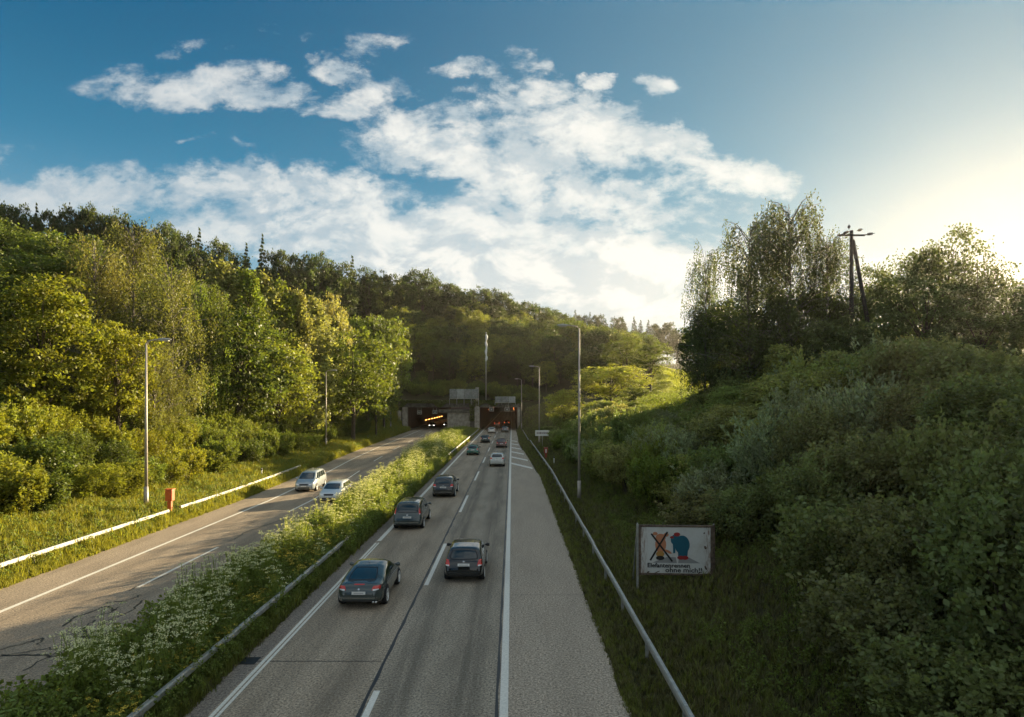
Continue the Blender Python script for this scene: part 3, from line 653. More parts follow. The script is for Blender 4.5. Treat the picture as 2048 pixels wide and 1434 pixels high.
# ------------------------------------------------------------------ cars
def catmull(pts, n):
    pts = np.array(pts, float); m = len(pts); d = np.r_[0, np.cumsum(np.linalg.norm(np.diff(pts, axis=0), axis=1))]
    tt_ = np.linspace(0, d[-1], n); out = np.empty((n, pts.shape[1]))
    for j in range(pts.shape[1]): out[:, j] = np.interp(tt_, d, pts[:, j])
    for _ in range(2):
        o2 = out.copy(); o2[1:-1] = out[1:-1]*.5 + (out[:-2]+out[2:])*.25; out = o2
    return out
def smooth1(a, k=5, it=2):
    for _ in range(it):
        p = np.pad(a, k, mode='edge'); a = np.convolve(p, np.ones(2*k+1)/(2*k+1), 'valid')
    return a
CARS = {
 'coupe': dict(L=4.18, w=.92, top=[(0,.60),(.02,.78),(.10,.93),(.22,.97),(.60,1.02),(1.05,1.18),(1.6,1.31),(2.1,1.352),(2.5,1.31),(3.15,.98),(3.45,.90),(3.95,.76),(4.13,.62),(4.18,.5)],
    belt=[(0,.84),(2,.90),(4.2,.80)], plan=[(0,.60),(.08,.74),(.3,.86),(.9,.92),(3.3,.91),(3.8,.86),(4.08,.72),(4.18,.55)], wb=(.85,3.32), wr=.335,
    rearwin=[(-.54,1.02),(.54,1.02),(.42,1.26),(-.42,1.26)], front=[(-.62,.96),(.62,.96),(.48,1.27),(-.48,1.27)], side=[(1.05,1.00),(3.0,.97),(2.45,1.25),(1.75,1.27)], npill=1,
    tail=[(.48,.75),(.80,.77),(.80,.90),(.54,.91)], plate=.66, brake=True),
 'hatch': dict(L=4.15, w=.875, top=[(0,.58),(.02,.74),(.08,.96),(.16,1.03),(.45,1.36),(.62,1.43),(1.3,1.475),(2.0,1.46),(2.5,1.38),(3.25,1.0),(3.45,.95),(3.95,.82),(4.1,.62),(4.15,.5)],
    belt=[(0,.95),(2,.93),(4.2,.84)], plan=[(0,.74),(.06,.80),(.3,.86),(.9,.875),(3.2,.87),(3.8,.82),(4.06,.68),(4.15,.5)], wb=(.72,3.3), wr=.32,
    rearwin=[(-.60,1.04),(.60,1.04),(.50,1.34),(-.50,1.34)], front=[(-.64,1.0),(.64,1.0),(.5,1.36),(-.5,1.36)], side=[(.62,1.02),(3.05,.98),(2.4,1.33),(.80,1.36)], npill=2,
    tail=[(.58,.76),(.84,.78),(.82,1.02),(.66,1.02)], plate=.80, brake=False),
 'mpv': dict(L=4.55, w=.91, top=[(0,.60),(.02,.78),(.06,1.06),(.12,1.15),(.32,1.56),(.50,1.66),(1.4,1.70),(2.4,1.67),(2.9,1.58),(3.75,1.05),(3.95,.97),(4.4,.80),(4.52,.6),(4.55,.5)],
    belt=[(0,1.03),(2,1.0),(4.6,.85)], plan=[(0,.80),(.06,.84),(.3,.89),(.9,.91),(3.6,.90),(4.2,.84),(4.48,.7),(4.55,.5)], wb=(.82,3.62), wr=.325,
    rearwin=[(-.66,1.10),(.66,1.10),(.58,1.52),(-.58,1.52)], front=[(-.68,1.06),(.68,1.06),(.56,1.54),(-.56,1.54)], side=[(.50,1.10),(3.5,1.05),(2.8,1.50),(.62,1.54)], npill=3,
    tail=[(.70,.98),(.86,.98),(.80,1.36),(.70,1.36)], plate=.80, brake=False),
 'suv': dict(L=4.5, w=.91, top=[(0,.66),(.02,.85),(.08,1.10),(.16,1.18),(.5,1.52),(.7,1.60),(1.4,1.65),(2.3,1.62),(2.8,1.52),(3.4,1.10),(3.6,1.04),(4.3,.92),(4.45,.7),(4.5,.55)],
    belt=[(0,1.10),(2,1.04),(4.6,.92)], plan=[(0,.76),(.06,.82),(.3,.89),(.9,.91),(3.5,.90),(4.15,.85),(4.4,.72),(4.5,.52)], wb=(.85,3.55), wr=.35,
    rearwin=[(-.60,1.18),(.60,1.18),(.52,1.48),(-.52,1.48)], front=[(-.66,1.12),(.66,1.12),(.54,1.48),(-.54,1.48)], side=[(.62,1.15),(3.2,1.08),(2.65,1.46),(.85,1.49)], npill=2,
    tail=[(.56,.90),(.85,.92),(.82,1.12),(.62,1.12)], plate=.86, brake=False),
 'estate': dict(L=4.7, w=.90, top=[(0,.56),(.02,.74),(.08,.95),(.16,1.03),(.55,1.36),(.75,1.42),(1.6,1.47),(2.5,1.44),(3.0,1.34),(3.65,.99),(3.9,.93),(4.5,.78),(4.66,.6),(4.7,.5)],
    belt=[(0,.93),(2,.92),(4.7,.80)], plan=[(0,.76),(.06,.82),(.3,.88),(.9,.90),(3.6,.89),(4.3,.83),(4.6,.70),(4.7,.5)], wb=(.92,3.72), wr=.325,
    rearwin=[(-.60,1.04),(.60,1.04),(.50,1.34),(-.50,1.34)], front=[(-.66,.98),(.66,.98),(.52,1.33),(-.52,1.33)], side=[(.55,1.02),(3.4,.97),(2.85,1.30),(.80,1.33)], npill=2,
    tail=[(.60,.74),(.85,.76),(.83,.98),(.66,.98)], plate=.72, brake=False)}
def build_car(kind):
    c = CARS[kind]; L = c['L']; n = 150; ts = np.linspace(0, L, n)
    tp = lambda k: np.interp(ts, [a for a, _ in c[k]], [b for _, b in c[k]])
    zt = smooth1(tp('top'), 2, 2); zt[0] = c['top'][0][1]; bl = tp('belt'); hw = smooth1(tp('plan'), 2, 2)
    zb = np.interp(ts, [0, .25, .6, L-.6, L-.2, L], [.34, .24, .19, .19, .22, .30])
    K = 34; rings = []
    for i in range(n):
        b = min(bl[i], zt[i]-.05); w_ = hw[i]; rise = max(0, zt[i]-b)
        cab = min(1, max(0, (rise-.05)/.12)); wr = w_*.955 - .30*rise if cab > 0 else w_*.93
        wr = w_*.93*(1-cab) + (w_*.955-(.48 if kind == 'coupe' else .30)*rise)*cab
        pts = [(0, zb[i]), (w_*.82, zb[i]), (w_*.955, zb[i]+.05), (w_*.99, zb[i]+.22*(b-zb[i])), (w_, zb[i]+.55*(b-zb[i])), (w_*.985, zb[i]+.80*(b-zb[i])), (w_*.955, b),
               (wr, zt[i]-.055*(.5+.5*cab)), (wr*.90, zt[i]-.018), (wr*.5, zt[i]+.008), (0, zt[i]+.015)]
        rings.append(catmull(pts, K))
    rg = np.array(rings)                              # n,K,2
    v = []; 
    for i in range(n):
        y = ts[i]-L/2
        for k in range(K): v.append((rg[i,k,0], y, rg[i,k,1]))
        for k in range(K-2, 0, -1): v.append((-rg[i,k,0], y, rg[i,k,1]))
    v = np.array(v); m_ = 2*K-2; f = []
    for i in range(n-1):
        for k in range(m_):
            k2 = (k+1) % m_; f.append((i*m_+k, i*m_+k2, (i+1)*m_+k2, (i+1)*m_+k))
    faces = [tuple(q_) for q_ in f]; faces.append(tuple(range(m_))); faces.append(tuple(reversed(range((n-1)*m_, n*m_))))
    me = bpy.data.meshes.new('car_body'); me.from_pydata([tuple(x) for x in v], [], faces); me.polygons.foreach_set('use_smooth', [True]*(len(faces)-2)+[False]*2); me.update()
    bvh = BVHTree.FromPolygons([tuple(x) for x in v], faces)
    root = empty(kind + '_car'); root.name = {'coupe':'coupe_car','hatch':'hatchback_car','mpv':'minivan','suv':'offroad_car','estate':'estate_car'}[kind]
    body = link('body', me, M_carpaint, root)
    def patch(name, quad, axis, mat, off=.006, nx_=14, nz_=8, rnd=.25, mirror=False, parent=root, keepmiss=False):
        q_ = [Vector(p_) for p_ in quad]; objs = []
        for sgn in ((1, -1) if mirror else (1,)):
            vs = []; ok = []
            for j in range(nz_+1):
                for i in range(nx_+1):
                    s_ = -1+2*i/nx_; t_ = -1+2*j/nz_
                    x_ = s_*math.sqrt(1-rnd*t_*t_/2); y_ = t_*math.sqrt(1-rnd*s_*s_/2)
                    a_ = (x_+1)/2; b_ = (y_+1)/2
                    p_ = (q_[0]*(1-a_)+q_[1]*a_)*(1-b_) + (q_[3]*(1-a_)+q_[2]*a_)*b_
                    if axis == 'rear': o_, d_ = Vector((p_.x*sgn, -5, p_.y)), Vector((0,1,0))
                    elif axis == 'front': o_, d_ = Vector((p_.x*sgn, 5, p_.y)), Vector((0,-1,0))
                    elif axis == 'side': o_, d_ = Vector((3*sgn, p_.x-L/2, p_.y)), Vector((-sgn,0,0))
                    else: o_, d_ = Vector((p_.x*sgn, p_.y-L/2, 4)), Vector((0,0,-1))
                    h_, nn, _, _ = bvh.ray_cast(o_, d_)
                    ok.append(h_ is not None)
                    vs.append(tuple(h_ - d_*off) if h_ is not None else (0,0,0))
            fs = []
            for j in range(nz_):
                for i in range(nx_):
                    a_ = j*(nx_+1)+i; qd = (a_, a_+1, a_+nx_+2, a_+nx_+1)
                    if all(ok[k_] for k_ in qd): fs.append(qd)
            if not fs: continue
            mm = bpy.data.meshes.new(name); mm.from_pydata(vs, [], fs); mm.polygons.foreach_set('use_smooth', [True]*len(fs)); mm.update()
            objs.append(link(name, mm, mat, parent))
        return objs
    grow = lambda qd, a, b: [(qd[0][0]-a, qd[0][1]-b), (qd[1][0]+a, qd[1][1]-b), (qd[2][0]+a*.8, qd[2][1]+b*.6), (qd[3][0]-a*.8, qd[3][1]+b*.6)]
    patch('window_seal', grow(c['rearwin'], .05, .035), 'rear', M_black, .004, 18, 10, .3)
    patch('rear_window', c['rearwin'], 'rear', M_glassc, .009, 18, 10, .3)
    patch('windscreen', c['front'], 'front', M_glassc, .008, 18, 10, .2)
    # side windows split by pillars
    s0, s1, s2, s3 = c['side']; np_ = c['npill']; cuts = [0] + ([.46] if np_ == 1 else [.3, .64] if np_ == 2 else [.24, .52, .78]) + [1]
    if np_ == 1: cuts = [0, .34, 1]
    lb = lambda k: (s0[0]+(s1[0]-s0[0])*k, s0[1]+(s1[1]-s0[1])*k); lt = lambda k: (s3[0]+(s2[0]-s3[0])*k, s3[1]+(s2[1]-s3[1])*k)
    for a, b in zip(cuts[:-1], cuts[1:]):
        g_ = .012; patch('side_window', [lb(a+g_), lb(b-g_), lt(b-g_), lt(a+g_)], 'side', M_glassc, .007, 10, 6, .12, True)
    patch('tail_light', c['tail'], 'rear', M_tail, .012, 6, 6, .35, True)
    patch('reversing_lamp', [(c['tail'][0][0]+.05, c['tail'][0][1]-.01), (c['tail'][1][0]-.05, c['tail'][1][1]-.01), (c['tail'][1][0]-.05, c['tail'][0][1]+.05), (c['tail'][0][0]+.05, c['tail'][0][1]+.05)], 'rear', M_clear, .016, 4, 3, .2, True)
    if c['brake']: patch('brake_light', [(-.2,.935),(.2,.935),(.2,.965),(-.2,.965)], 'rear', M_tail, .012, 6, 2, .1)
    pz = c['plate']; pl_ = patch('licence_plate', [(-.26,pz-.055),(.26,pz-.055),(.26,pz+.055),(-.26,pz+.055)], 'rear', M_plate, .022, 4, 2, 0)
    patch('plate_print', [(-.19,pz-.025),(.19,pz-.025),(.19,pz+.02),(-.19,pz+.02)], 'rear', simple('faded_plate_print', (.42,.40,.38), .6), .026, 4, 1, 0, parent=pl_[0])
    patch('front_plate', [(-.24,.48),(.24,.48),(.24,.58),(-.24,.58)], 'front', M_plate, .02, 4, 2, 0)
    patch('rear_bumper_trim', [(-.70,.46),(.70,.46),(.70,.49),(-.70,.49)], 'rear', M_chrome if kind != 'hatch' else M_trim, .012, 16, 2, .1)
    patch('rear_diffuser', [(-.66,.26),(.66,.26),(.68,.40),(-.68,.40)], 'rear', M_trim, .010, 16, 3, .2)
    patch('boot_badge', [(-.04,pz+.10),(.04,pz+.10),(.04,pz+.17),(-.04,pz+.17)], 'rear', M_chrome, .014, 3, 3, .9)
    patch('headlight', [(.42,.62),(.76,.66),(.74,.76),(.46,.72)], 'front', M_clear, .012, 6, 4, .3, True)
    patch('grille', [(-.36,.60),(.36,.60),(.38,.72),(-.38,.72)], 'front', M_black, .012, 8, 3, .2)
    patch('air_intake', [(-.5,.32),(.5,.32),(.52,.44),(-.52,.44)], 'front', M_black, .012, 10, 3, .2)
    patch('roof_seam', [(-.42,L*.42),(.42,L*.42),(.42,L*.42+.02),(-.42,L*.42+.02)], 'top', M_black, .004, 6, 1, 0)
    # door gaps and handles
    zs0, zs1 = .32, s0[1]-.03
    for yk in ([L*.36, L*.62, L*.76] if np_ > 1 else [L*.40, L*.72]):
        patch('door_gap', [(yk,zs0),(yk+.014,zs0),(yk+.014,zs1),(yk,zs1)], 'side', M_black, .003, 1, 8, 0, True)
    patch('door_handle', [(L*.42,zs1-.10),(L*.42+.17,zs1-.10),(L*.42+.17,zs1-.065),(L*.42,zs1-.065)], 'side', M_chrome, .02, 4, 2, .3, True)
    patch('sill', [(c['wb'][0]+.4,.21),(c['wb'][1]-.4,.21),(c['wb'][1]-.4,.28),(c['wb'][0]+.4,.28)], 'side', M_trim, .006, 8, 2, 0, True)
    # mirrors
    ym = s1[0]-.25; bi = int(min(n-1, ym/L*n)); wm = hw[bi]
    for s_ in (1, -1):
        m = MB(); 
        for i, (dx, rr) in enumerate(((-.02,.02),(.05,.06),(.14,.085),(.20,.06))):
            for k in range(8): a_ = 2*math.pi*k/8; m.v.append(Vector((s_*(wm*.95+dx), ym-L/2+rr*.8*math.cos(a_), s1[1]+.05+rr*math.sin(a_))))
        for i in range(3):
            for k in range(8): m.f.append((i*8+k, i*8+(k+1)%8, (i+1)*8+(k+1)%8, (i+1)*8+k))
        m.f += [tuple(range(8)), tuple(range(24,32))]
        m.build('wing_mirror', M_carpaint if kind != 'hatch' else M_black, root, True)
    m = MB(); m.tube([(0,.0,0),(0,-.12,.13)], [.012,.006], 5); an = m.build('antenna', M_black, root); an.location = (0, c['top'][6][0]-L/2+.25, c['top'][6][1]+.005)
    if kind == 'coupe':
        for s_ in (.55, .66):
            m = MB(); m.tube([(s_,-L/2-.03,.31),(s_,-L/2+.12,.31)], .042, 10); m.build('exhaust_pipe', M_chrome, root, True)
    # wheels
    wr = c['wr']
    for yw in c['wb']:
        wi = hw[int(yw/L*(n-1))]
        for s_ in (1, -1):
            vs, fs = [], []
            # dark wheel arch
            RR = 5; NN = 28
            o0, d0_ = Vector((3*s_, yw-L/2, wr+.02)), Vector((-s_,0,0))
            okk = []
            for r_i in range(RR+1):
                for k in range(NN):
                    a_ = 2*math.pi*k/NN; rad = (wr+.055)*r_i/RR; h_, _, _, _ = bvh.ray_cast(Vector((3*s_, yw-L/2+rad*math.cos(a_), wr+.01+rad*math.sin(a_))), d0_)
                    okk.append(h_ is not None); vs.append(tuple(h_-d0_*.004) if h_ is not None else (0,0,0))
            for r_i in range(RR):
                for k in range(NN):
                    qd = (r_i*NN+k, r_i*NN+(k+1)%NN, (r_i+1)*NN+(k+1)%NN, (r_i+1)*NN+k)
                    if all(okk[z_] for z_ in qd): fs.append(qd)
            mm = bpy.data.meshes.new('wheel_arch'); mm.from_pydata(vs, [], fs); mm.update(); link('wheel_arch', mm, M_black, root)
            wh = empty('wheel', (s_*(wi-.105), yw-L/2, wr)); wh.parent = root
            m = MB(); prof = [(-.11,wr*.7),(-.11,wr*.95),(-.09,wr),(.09,wr),(.125,wr*.95),(.125,wr*.72)]; NN = 28
            for (x_, r_) in prof:
                for k in range(NN): a_ = 2*math.pi*k/NN; m.v.append(Vector((s_*x_, r_*math.cos(a_), r_*math.sin(a_))))
            for i in range(len(prof)-1):
                for k in range(NN): m.f.append((i*NN+k, i*NN+(k+1)%NN, (i+1)*NN+(k+1)%NN, (i+1)*NN+k))
            m.f.append(tuple(range(NN)))
            m.build('tyre', M_tyre, wh, True)
            m = MB(); prof = [(.122,wr*.73),(.132,wr*.70),(.10,wr*.64)]
            for (x_, r_) in prof:
                for k in range(NN): a_ = 2*math.pi*k/NN; m.v.append(Vector((s_*x_, r_*math.cos(a_), r_*math.sin(a_))))
            for i in range(2):
                for k in range(NN): m.f.append((i*NN+k, i*NN+(k+1)%NN, (i+1)*NN+(k+1)%NN, (i+1)*NN+k))
            for k in range(5):
                a_ = 2*math.pi*k/5+.3; ca, sa = math.cos(a_), math.sin(a_); b0 = len(m.v)
                for rr, ww in ((.02,.05),(wr*.68,.035)):
                    for sg_ in (-1, 1): m.v.append(Vector((s_*.118, rr*ca-sg_*ww*sa, rr*sa+sg_*ww*ca)))
                m.f.append((b0, b0+1, b0+3, b0+2))
            m.tube([(s_*.10,0,0),(s_*.125,0,0)], .06, 12)
            m.build('rim', M_rim, wh)
    m = MB(); m.box((0,0,.2),(1.5,L-1.0,.1)); m.build('underbody', M_black, root)
    return root
protos = {}
def car(kind, X, Y, col, label, cat, heading=0, group='cars driving on the motorway', tail_on=False, head_on=False):
    first = kind not in protos
    if first: protos[kind] = build_car(kind); o = protos[kind]
    else: o = copy_tree(protos[kind])
    o.location = (X, Y, .0); o.rotation_euler = (0, 0, heading)
    for ch in o.children:
        if ch.name.startswith(('body', 'wing_mirror')): ch.color = (*col, 1)
        for nm, mt, on in (('tail_light', M_tailon, tail_on), ('headlight', M_head, head_on)):
            if ch.name.startswith(nm) and on:
                ch.material_slots[0].link = 'OBJECT'; ch.material_slots[0].material = mt
    tag(o, label, cat, group); return o
def back(px, py): Y = F*CH/(py-HZ); return (px-1024)/F*Y, Y
def place_car(kind, px, py, col, label, cat, **k):           # px,py: foot of the face turned to the camera
    X, Y = back(px, py); L = CARS[kind]['L']; return car(kind, X, Y + L/2, col, label, cat, **k)
place_car('coupe', 717, 1221, (.06,.075,.07), 'dark green-grey coupe in the left lane, nearest car with a rounded back', 'car')
place_car('hatch', 927, 1167, (.012,.014,.013), 'black hatchback in the right lane with pale reflecting roof', 'car')
place_car('mpv', 814, 1061, (.055,.07,.065), 'grey green minivan with tall red tail lights beside the flowering median', 'minivan')
place_car('suv', 886, 996, (.035,.035,.033), 'dark grey offroad car ahead of the minivan in the left lane', 'car')
place_car('suv', 994, 934, (.55,.55,.50), 'white backed offroad car in the right lane beside the painted bars', 'car')
place_car('hatch', 945, 911, (.03,.15,.115), 'teal green hatchback in the left lane before the tunnel', 'car')
place_car('estate', 1003, 896, (.10,.025,.018), 'dark red estate car in the right lane near the tunnel', 'car')
place_car('hatch', 970, 886, (.03,.045,.04), 'black green hatchback behind the white car, left lane near the tunnel', 'car')
place_car('estate', 983, 867, (.55,.53,.47), 'white estate car entering the right tunnel mouth', 'car')
place_car('hatch', 1010, 865, (.12,.12,.11), 'grey hatchback entering the tunnel beside the white estate car', 'car')
car('suv', -4.6, 184, (.5,.48,.42), 'pale car already inside the right tunnel, left lane', 'car', tail_on=True)
car('hatch', -1.7, 192, (.05,.05,.05), 'dark car inside the right tunnel with lit tail lights', 'car', tail_on=True)
X, Y = back(604, 985); car('mpv', X, Y+2.3, (.40,.44,.45), 'silver minivan coming towards the viewer in the outer opposite lane', 'minivan', math.pi+R(3))
X, Y = back(654, 1007); car('estate', X, Y+2.35, (.68,.70,.68), 'white estate car coming on behind the median flowers', 'car', math.pi+R(2))
car('hatch', -23.2, 175, (.04,.04,.04), 'dark oncoming car in the left tunnel mouth with headlights on', 'car', math.pi, head_on=True)
car('suv', -19.6, 181, (.05,.04,.04), 'second oncoming car deeper in the left tunnel, inner lane', 'car', math.pi, head_on=True)
# ------------------------------------------------------------------ foliage prototypes
def leaf_arr(cen, size, tint, up=.6, axis=None, axw=0.0, width=.32):
    n = len(cen); nr = rng.normal(size=(n,3)); nr[:,2] += up; nr /= np.linalg.norm(nr, axis=1, keepdims=True)
    a = rng.normal(size=(n,3))
    if axis is not None: a = a*(1-axw) + np.asarray(axis)*axw*2
    a -= nr*np.sum(a*nr, 1, keepdims=True); a /= np.linalg.norm(a, axis=1, keepdims=True)+1e-9
    b = np.cross(nr, a); s = np.asarray(size).reshape(-1,1)*np.ones((n,1))
    bend = nr*s*rng.uniform(-.18,.05,(n,1))
    v = np.stack([cen-a*s*.5, cen+b*s*width+a*s*.05, cen+a*s*.5+bend, cen-b*s*width+a*s*.05], 1).reshape(-1,3)
    f = np.arange(4*n).reshape(n,4)
    return v, f, np.repeat(np.clip(tint,0,1), 4)
def crown_mesh(name, parts):
    v = np.concatenate([p_[0] for p_ in parts]); off = 0; fs = []
    for p_ in parts: fs.append(p_[1]+off); off += len(p_[0])
    return mesh_np(name, v, np.concatenate(fs), {'tint': np.concatenate([p_[2] for p_ in parts])}, mats=(M_leaf,))
def limb_mesh(name, lines, mat):
    m = MB()
    for pts, rad, n in lines: m.tube(pts, rad, n, False)
    me = bpy.data.meshes.new(name); me.from_pydata([tuple(v) for v in m.v], [], m.f); me.polygons.foreach_set('use_smooth', [True]*len(m.f)); me.materials.append(mat); me.update(); return me
def broadleaf(seed, Ht=12., Wd=8., base=.22, nl=13, nclump=330, per=34, ls=.34, lob=.30, up=.5, tops=1.0):
    r = np.random.default_rng(seed); zc = Ht*(1+base)/2; hh_ = Ht*(1-base)/2
    lobes = []
    for i in range(nl):
        a = i*2.4+r.uniform(-.4,.4); zz = -0.80+1.66*((i+.5)/nl); rad = math.sqrt(max(0,1-min(1,abs(zz))**2.2))*.62
        lobes.append((np.array([math.cos(a)*rad*Wd/2, math.sin(a)*rad*Wd/2, zc+zz*hh_*.80]), Wd*lob*r.uniform(.75,1.2)*(1 if zz < .5 else .78)))
    lobes.append((np.array([0,0,zc]), Wd*lob*1.25))
    cs = []
    while len(cs) < nclump:
        c0, R0 = lobes[r.integers(len(lobes))]; d = r.normal(size=3); d /= np.linalg.norm(d)
        if d[2] < -.5 and r.random() < .6: continue
        p_ = c0 + d*R0*r.uniform(.72,1.12)*np.array([1,1,.9])
        ins = sum(np.linalg.norm((p_-c1)/np.array([1,1,.9])) < R1*.62 for c1, R1 in lobes)
        if ins: continue
        cs.append(np.r_[p_, d])
    cs = np.array(cs); n = nclump*per
    ci = np.repeat(np.arange(nclump), per); cl = cs[ci]
    sg = Wd*.039
    off = r.normal(size=(n,3))*np.array([sg*1.25,sg*1.25,sg*.62]); cen = cl[:,:3]+off + cl[:,3:]*r.uniform(-.3,.6,(n,1))*sg
    tint = np.repeat(r.uniform(.15,.85,nclump), per) + r.normal(size=n)*.16
    L_ = leaf_arr(cen, ls*r.uniform(.6,1.25,n), tint, up)
    me = crown_mesh('crown', [L_])
    lines = [([(0,0,-.6),(.05,0,Ht*.25),(-.05,.1,Ht*.55),(0,0,Ht*.85)], [Ht*.020,Ht*.016,Ht*.010,.03], 8)]
    for c0, R0 in lobes[:-1]:
        st = Vector((0,0,max(Ht*.14, c0[2]*.55))); e = Vector(c0); md = (st+e)/2+Vector((0,0,.3)); lines.append(([st,md,e], [Ht*.007,Ht*.005,.02], 5))
    return me, limb_mesh('trunk', lines, M_bark), Ht, Wd
def columnar(seed, Ht=14., Wd=4.2):
    r = np.random.default_rng(seed); nclump = 300; per = 32; zz = r.beta(1.2,1.1,nclump); h0 = .12
    env = Wd/2*np.clip(np.sin(np.pi*np.clip(zz*.93+.05,0,1))**.65,0,1)*(1-.25*zz)
    a = r.uniform(0,6.28,nclump); rad = env*np.sqrt(r.uniform(.25,1,nclump))*(1+.18*np.sin(a*3+zz*12))
    cs = np.stack([np.cos(a)*rad, np.sin(a)*rad, Ht*(h0+(1-h0)*zz)], -1); n = nclump*per; cl = np.repeat(cs, per, 0)
    cen = cl + r.normal(size=(n,3))*np.array([.2,.2,.34]); tint = np.repeat(r.uniform(.2,.9,nclump), per)+r.normal(size=n)*.15
    me = crown_mesh('crown', [leaf_arr(cen, .28*r.uniform(.6,1.2,n), tint, .3, (0,0,1), .3)])
    return me, limb_mesh('trunk', [([(0,0,-.6),(0,0,Ht*.5),(0,0,Ht*.92)], [.2,.12,.03], 7)] + [([(0,0,Ht*k),(math.cos(k*40)*.9,math.sin(k*40)*.9,Ht*(k+.13))],[.06,.02],4) for k in np.linspace(.15,.75,12)], M_bark), Ht, Wd
def birch(seed, Ht=15., Wd=8., dens=1.0):
    r = np.random.default_rng(seed); lines = []; cen = []; tint = []
    nst = 2 if dens < 1.2 else 3
    lines.append(([(0,0,-.6),(.15,.05,Ht*.3),(.0,.2,Ht*.6),(.1,0,Ht*.96)], [.17,.13,.08,.02], 7))
    nb = int(62*dens)
    for i in range(nb):
        k = r.uniform(.22,1.0); z0 = Ht*k*.93; a = r.uniform(0,6.28); reach = Wd/2*(1-.45*max(0,k-.5)/.5)*r.uniform(.6,1.12)
        rise = r.uniform(.4,1.6)
        e = np.array([math.cos(a)*reach, math.sin(a)*reach, z0+rise]); s_ = np.array([0,0,z0-rise*.5]); md = (s_+e)/2+np.array([0,0,.45])
        lines.append(([s_, md, e], [.05,.03,.012], 4)); tb = r.uniform(.15,.85)
        for j in range(r.integers(7,12)):
            q_ = r.uniform(.3,1.0); st = s_+(e-s_)*q_ + np.array([0,0,.9*q_*(1-q_)]) + r.normal(size=3)*np.array([.28,.28,.12]); ln = r.uniform(.8,2.8)
            m_ = int(22*ln/1.6); tt_ = np.linspace(0,1,m_)[:,None]; sway = r.normal(size=3)*np.array([.28,.28,0])
            pts = st + tt_*np.array([0,0,-ln]) + sway*tt_ + np.array([math.cos(a),math.sin(a),0])*.25*np.sqrt(tt_) + r.normal(size=(m_,3))*np.array([.09,.09,.06])
            cen.append(pts); tint.append(np.full(m_, tb)+r.normal(size=m_)*.18)
    cen = np.concatenate(cen); tint = np.concatenate(tint)
    me = crown_mesh('crown', [leaf_arr(cen, .17*r.uniform(.7,1.3,len(cen)), tint, .1, (0,0,-1), .4)])
    return me, limb_mesh('trunk', lines, M_birch), Ht, Wd
def conifer(seed, Ht=16., Wd=6.):
    r = np.random.default_rng(seed); cen = []; tint = []; ax = []
    for k in np.linspace(.10,.99,30):
        reach = Wd/2*(1-k)**.8*r.uniform(.85,1.1)+.12
        nb = max(4, int(13*(1-k)+4))
        for j in range(nb):
            a = r.uniform(0,6.28); m_ = int(22*reach+8); q_ = np.sqrt(r.uniform(0.02,1,m_)); w_ = .28*(1-q_)+.12
            d = np.array([math.cos(a), math.sin(a), 0]); s_ = np.array([-math.sin(a), math.cos(a), 0])
            pts = d*(q_*reach)[:,None] + s_*(r.normal(size=m_)*w_*reach*.45)[:,None]; pts[:,2] = Ht*k - .38*q_*reach + .12*reach*q_**2 + r.normal(size=m_)*.08
            cen.append(pts); tint.append(np.full(m_, r.uniform(.2,.8))+r.normal(size=m_)*.12); ax.append(np.tile(d+np.array([0,0,-.2]), (m_,1)))
    cen = np.concatenate(cen); tint = np.concatenate(tint); ax = np.concatenate(ax)
    me = crown_mesh('crown', [leaf_arr(cen, .40*r.uniform(.6,1.2,len(cen)), tint, 1.2, ax, .6, .22)])
    return me, limb_mesh('trunk', [([(0,0,-.6),(0,0,Ht*.97)], [.22,.03], 7)], M_bark), Ht, Wd
def shrub(seed, Ht=3.2, Wd=4.0, ls=.13, nclump=260, per=46, axw=0., upr=.6, spray=.35):
    r = np.random.default_rng(seed); cs = []; lines = []
    nl = 9; lobes = [(np.array([math.cos(i*2.4)*Wd*.27*r.uniform(.5,1.1), math.sin(i*2.4)*Wd*.27*r.uniform(.5,1.1), Ht*r.uniform(.38,.62)]), Wd*r.uniform(.17,.27)) for i in range(nl)]
    while len(cs) < nclump:
        c0, R0 = lobes[r.integers(nl)]; d = r.normal(size=3); d /= np.linalg.norm(d); p_ = c0+d*R0*np.array([1,1,Ht/Wd*1.25])*r.uniform(.7,1.05)
        if p_[2] < .05: continue
        if any(np.linalg.norm((p_-c1)/np.array([1,1,Ht/Wd*1.25])) < R1*.55 for c1, R1 in lobes): continue
        cs.append(np.r_[p_, d])
    cs = np.array(cs); n = nclump*per; ci = np.repeat(np.arange(nclump), per); cl = cs[ci]
    q_ = r.uniform(0,1,n)[:,None]; dirn = cl[:,3:]*.5+np.array([0,0,.75]); dirn += np.repeat(r.normal(size=(nclump,3))*.35, per, 0)
    cen = cl[:,:3] + dirn*q_*spray*2 - dirn*spray*.6 + r.normal(size=(n,3))*(.13*(1.15-q_)+.03)
    tint = np.repeat(r.uniform(.1,.75,nclump), per) + r.normal(size=n)*.14 + q_[:,0]*.2
    me = crown_mesh('foliage', [leaf_arr(cen, ls*r.uniform(.6,1.3,n), tint, upr, dirn if axw else None, axw, .2 if axw else .34)])
    for i in range(8):
        c0 = lobes[i][0]; lines.append(([(c0[0]*.15,c0[1]*.15,-.5),(c0[0]*.5,c0[1]*.5,c0[2]*.55),tuple(c0)], [.05,.035,.015], 5))
    return me, limb_mesh('stem', lines, M_bark), Ht, Wd
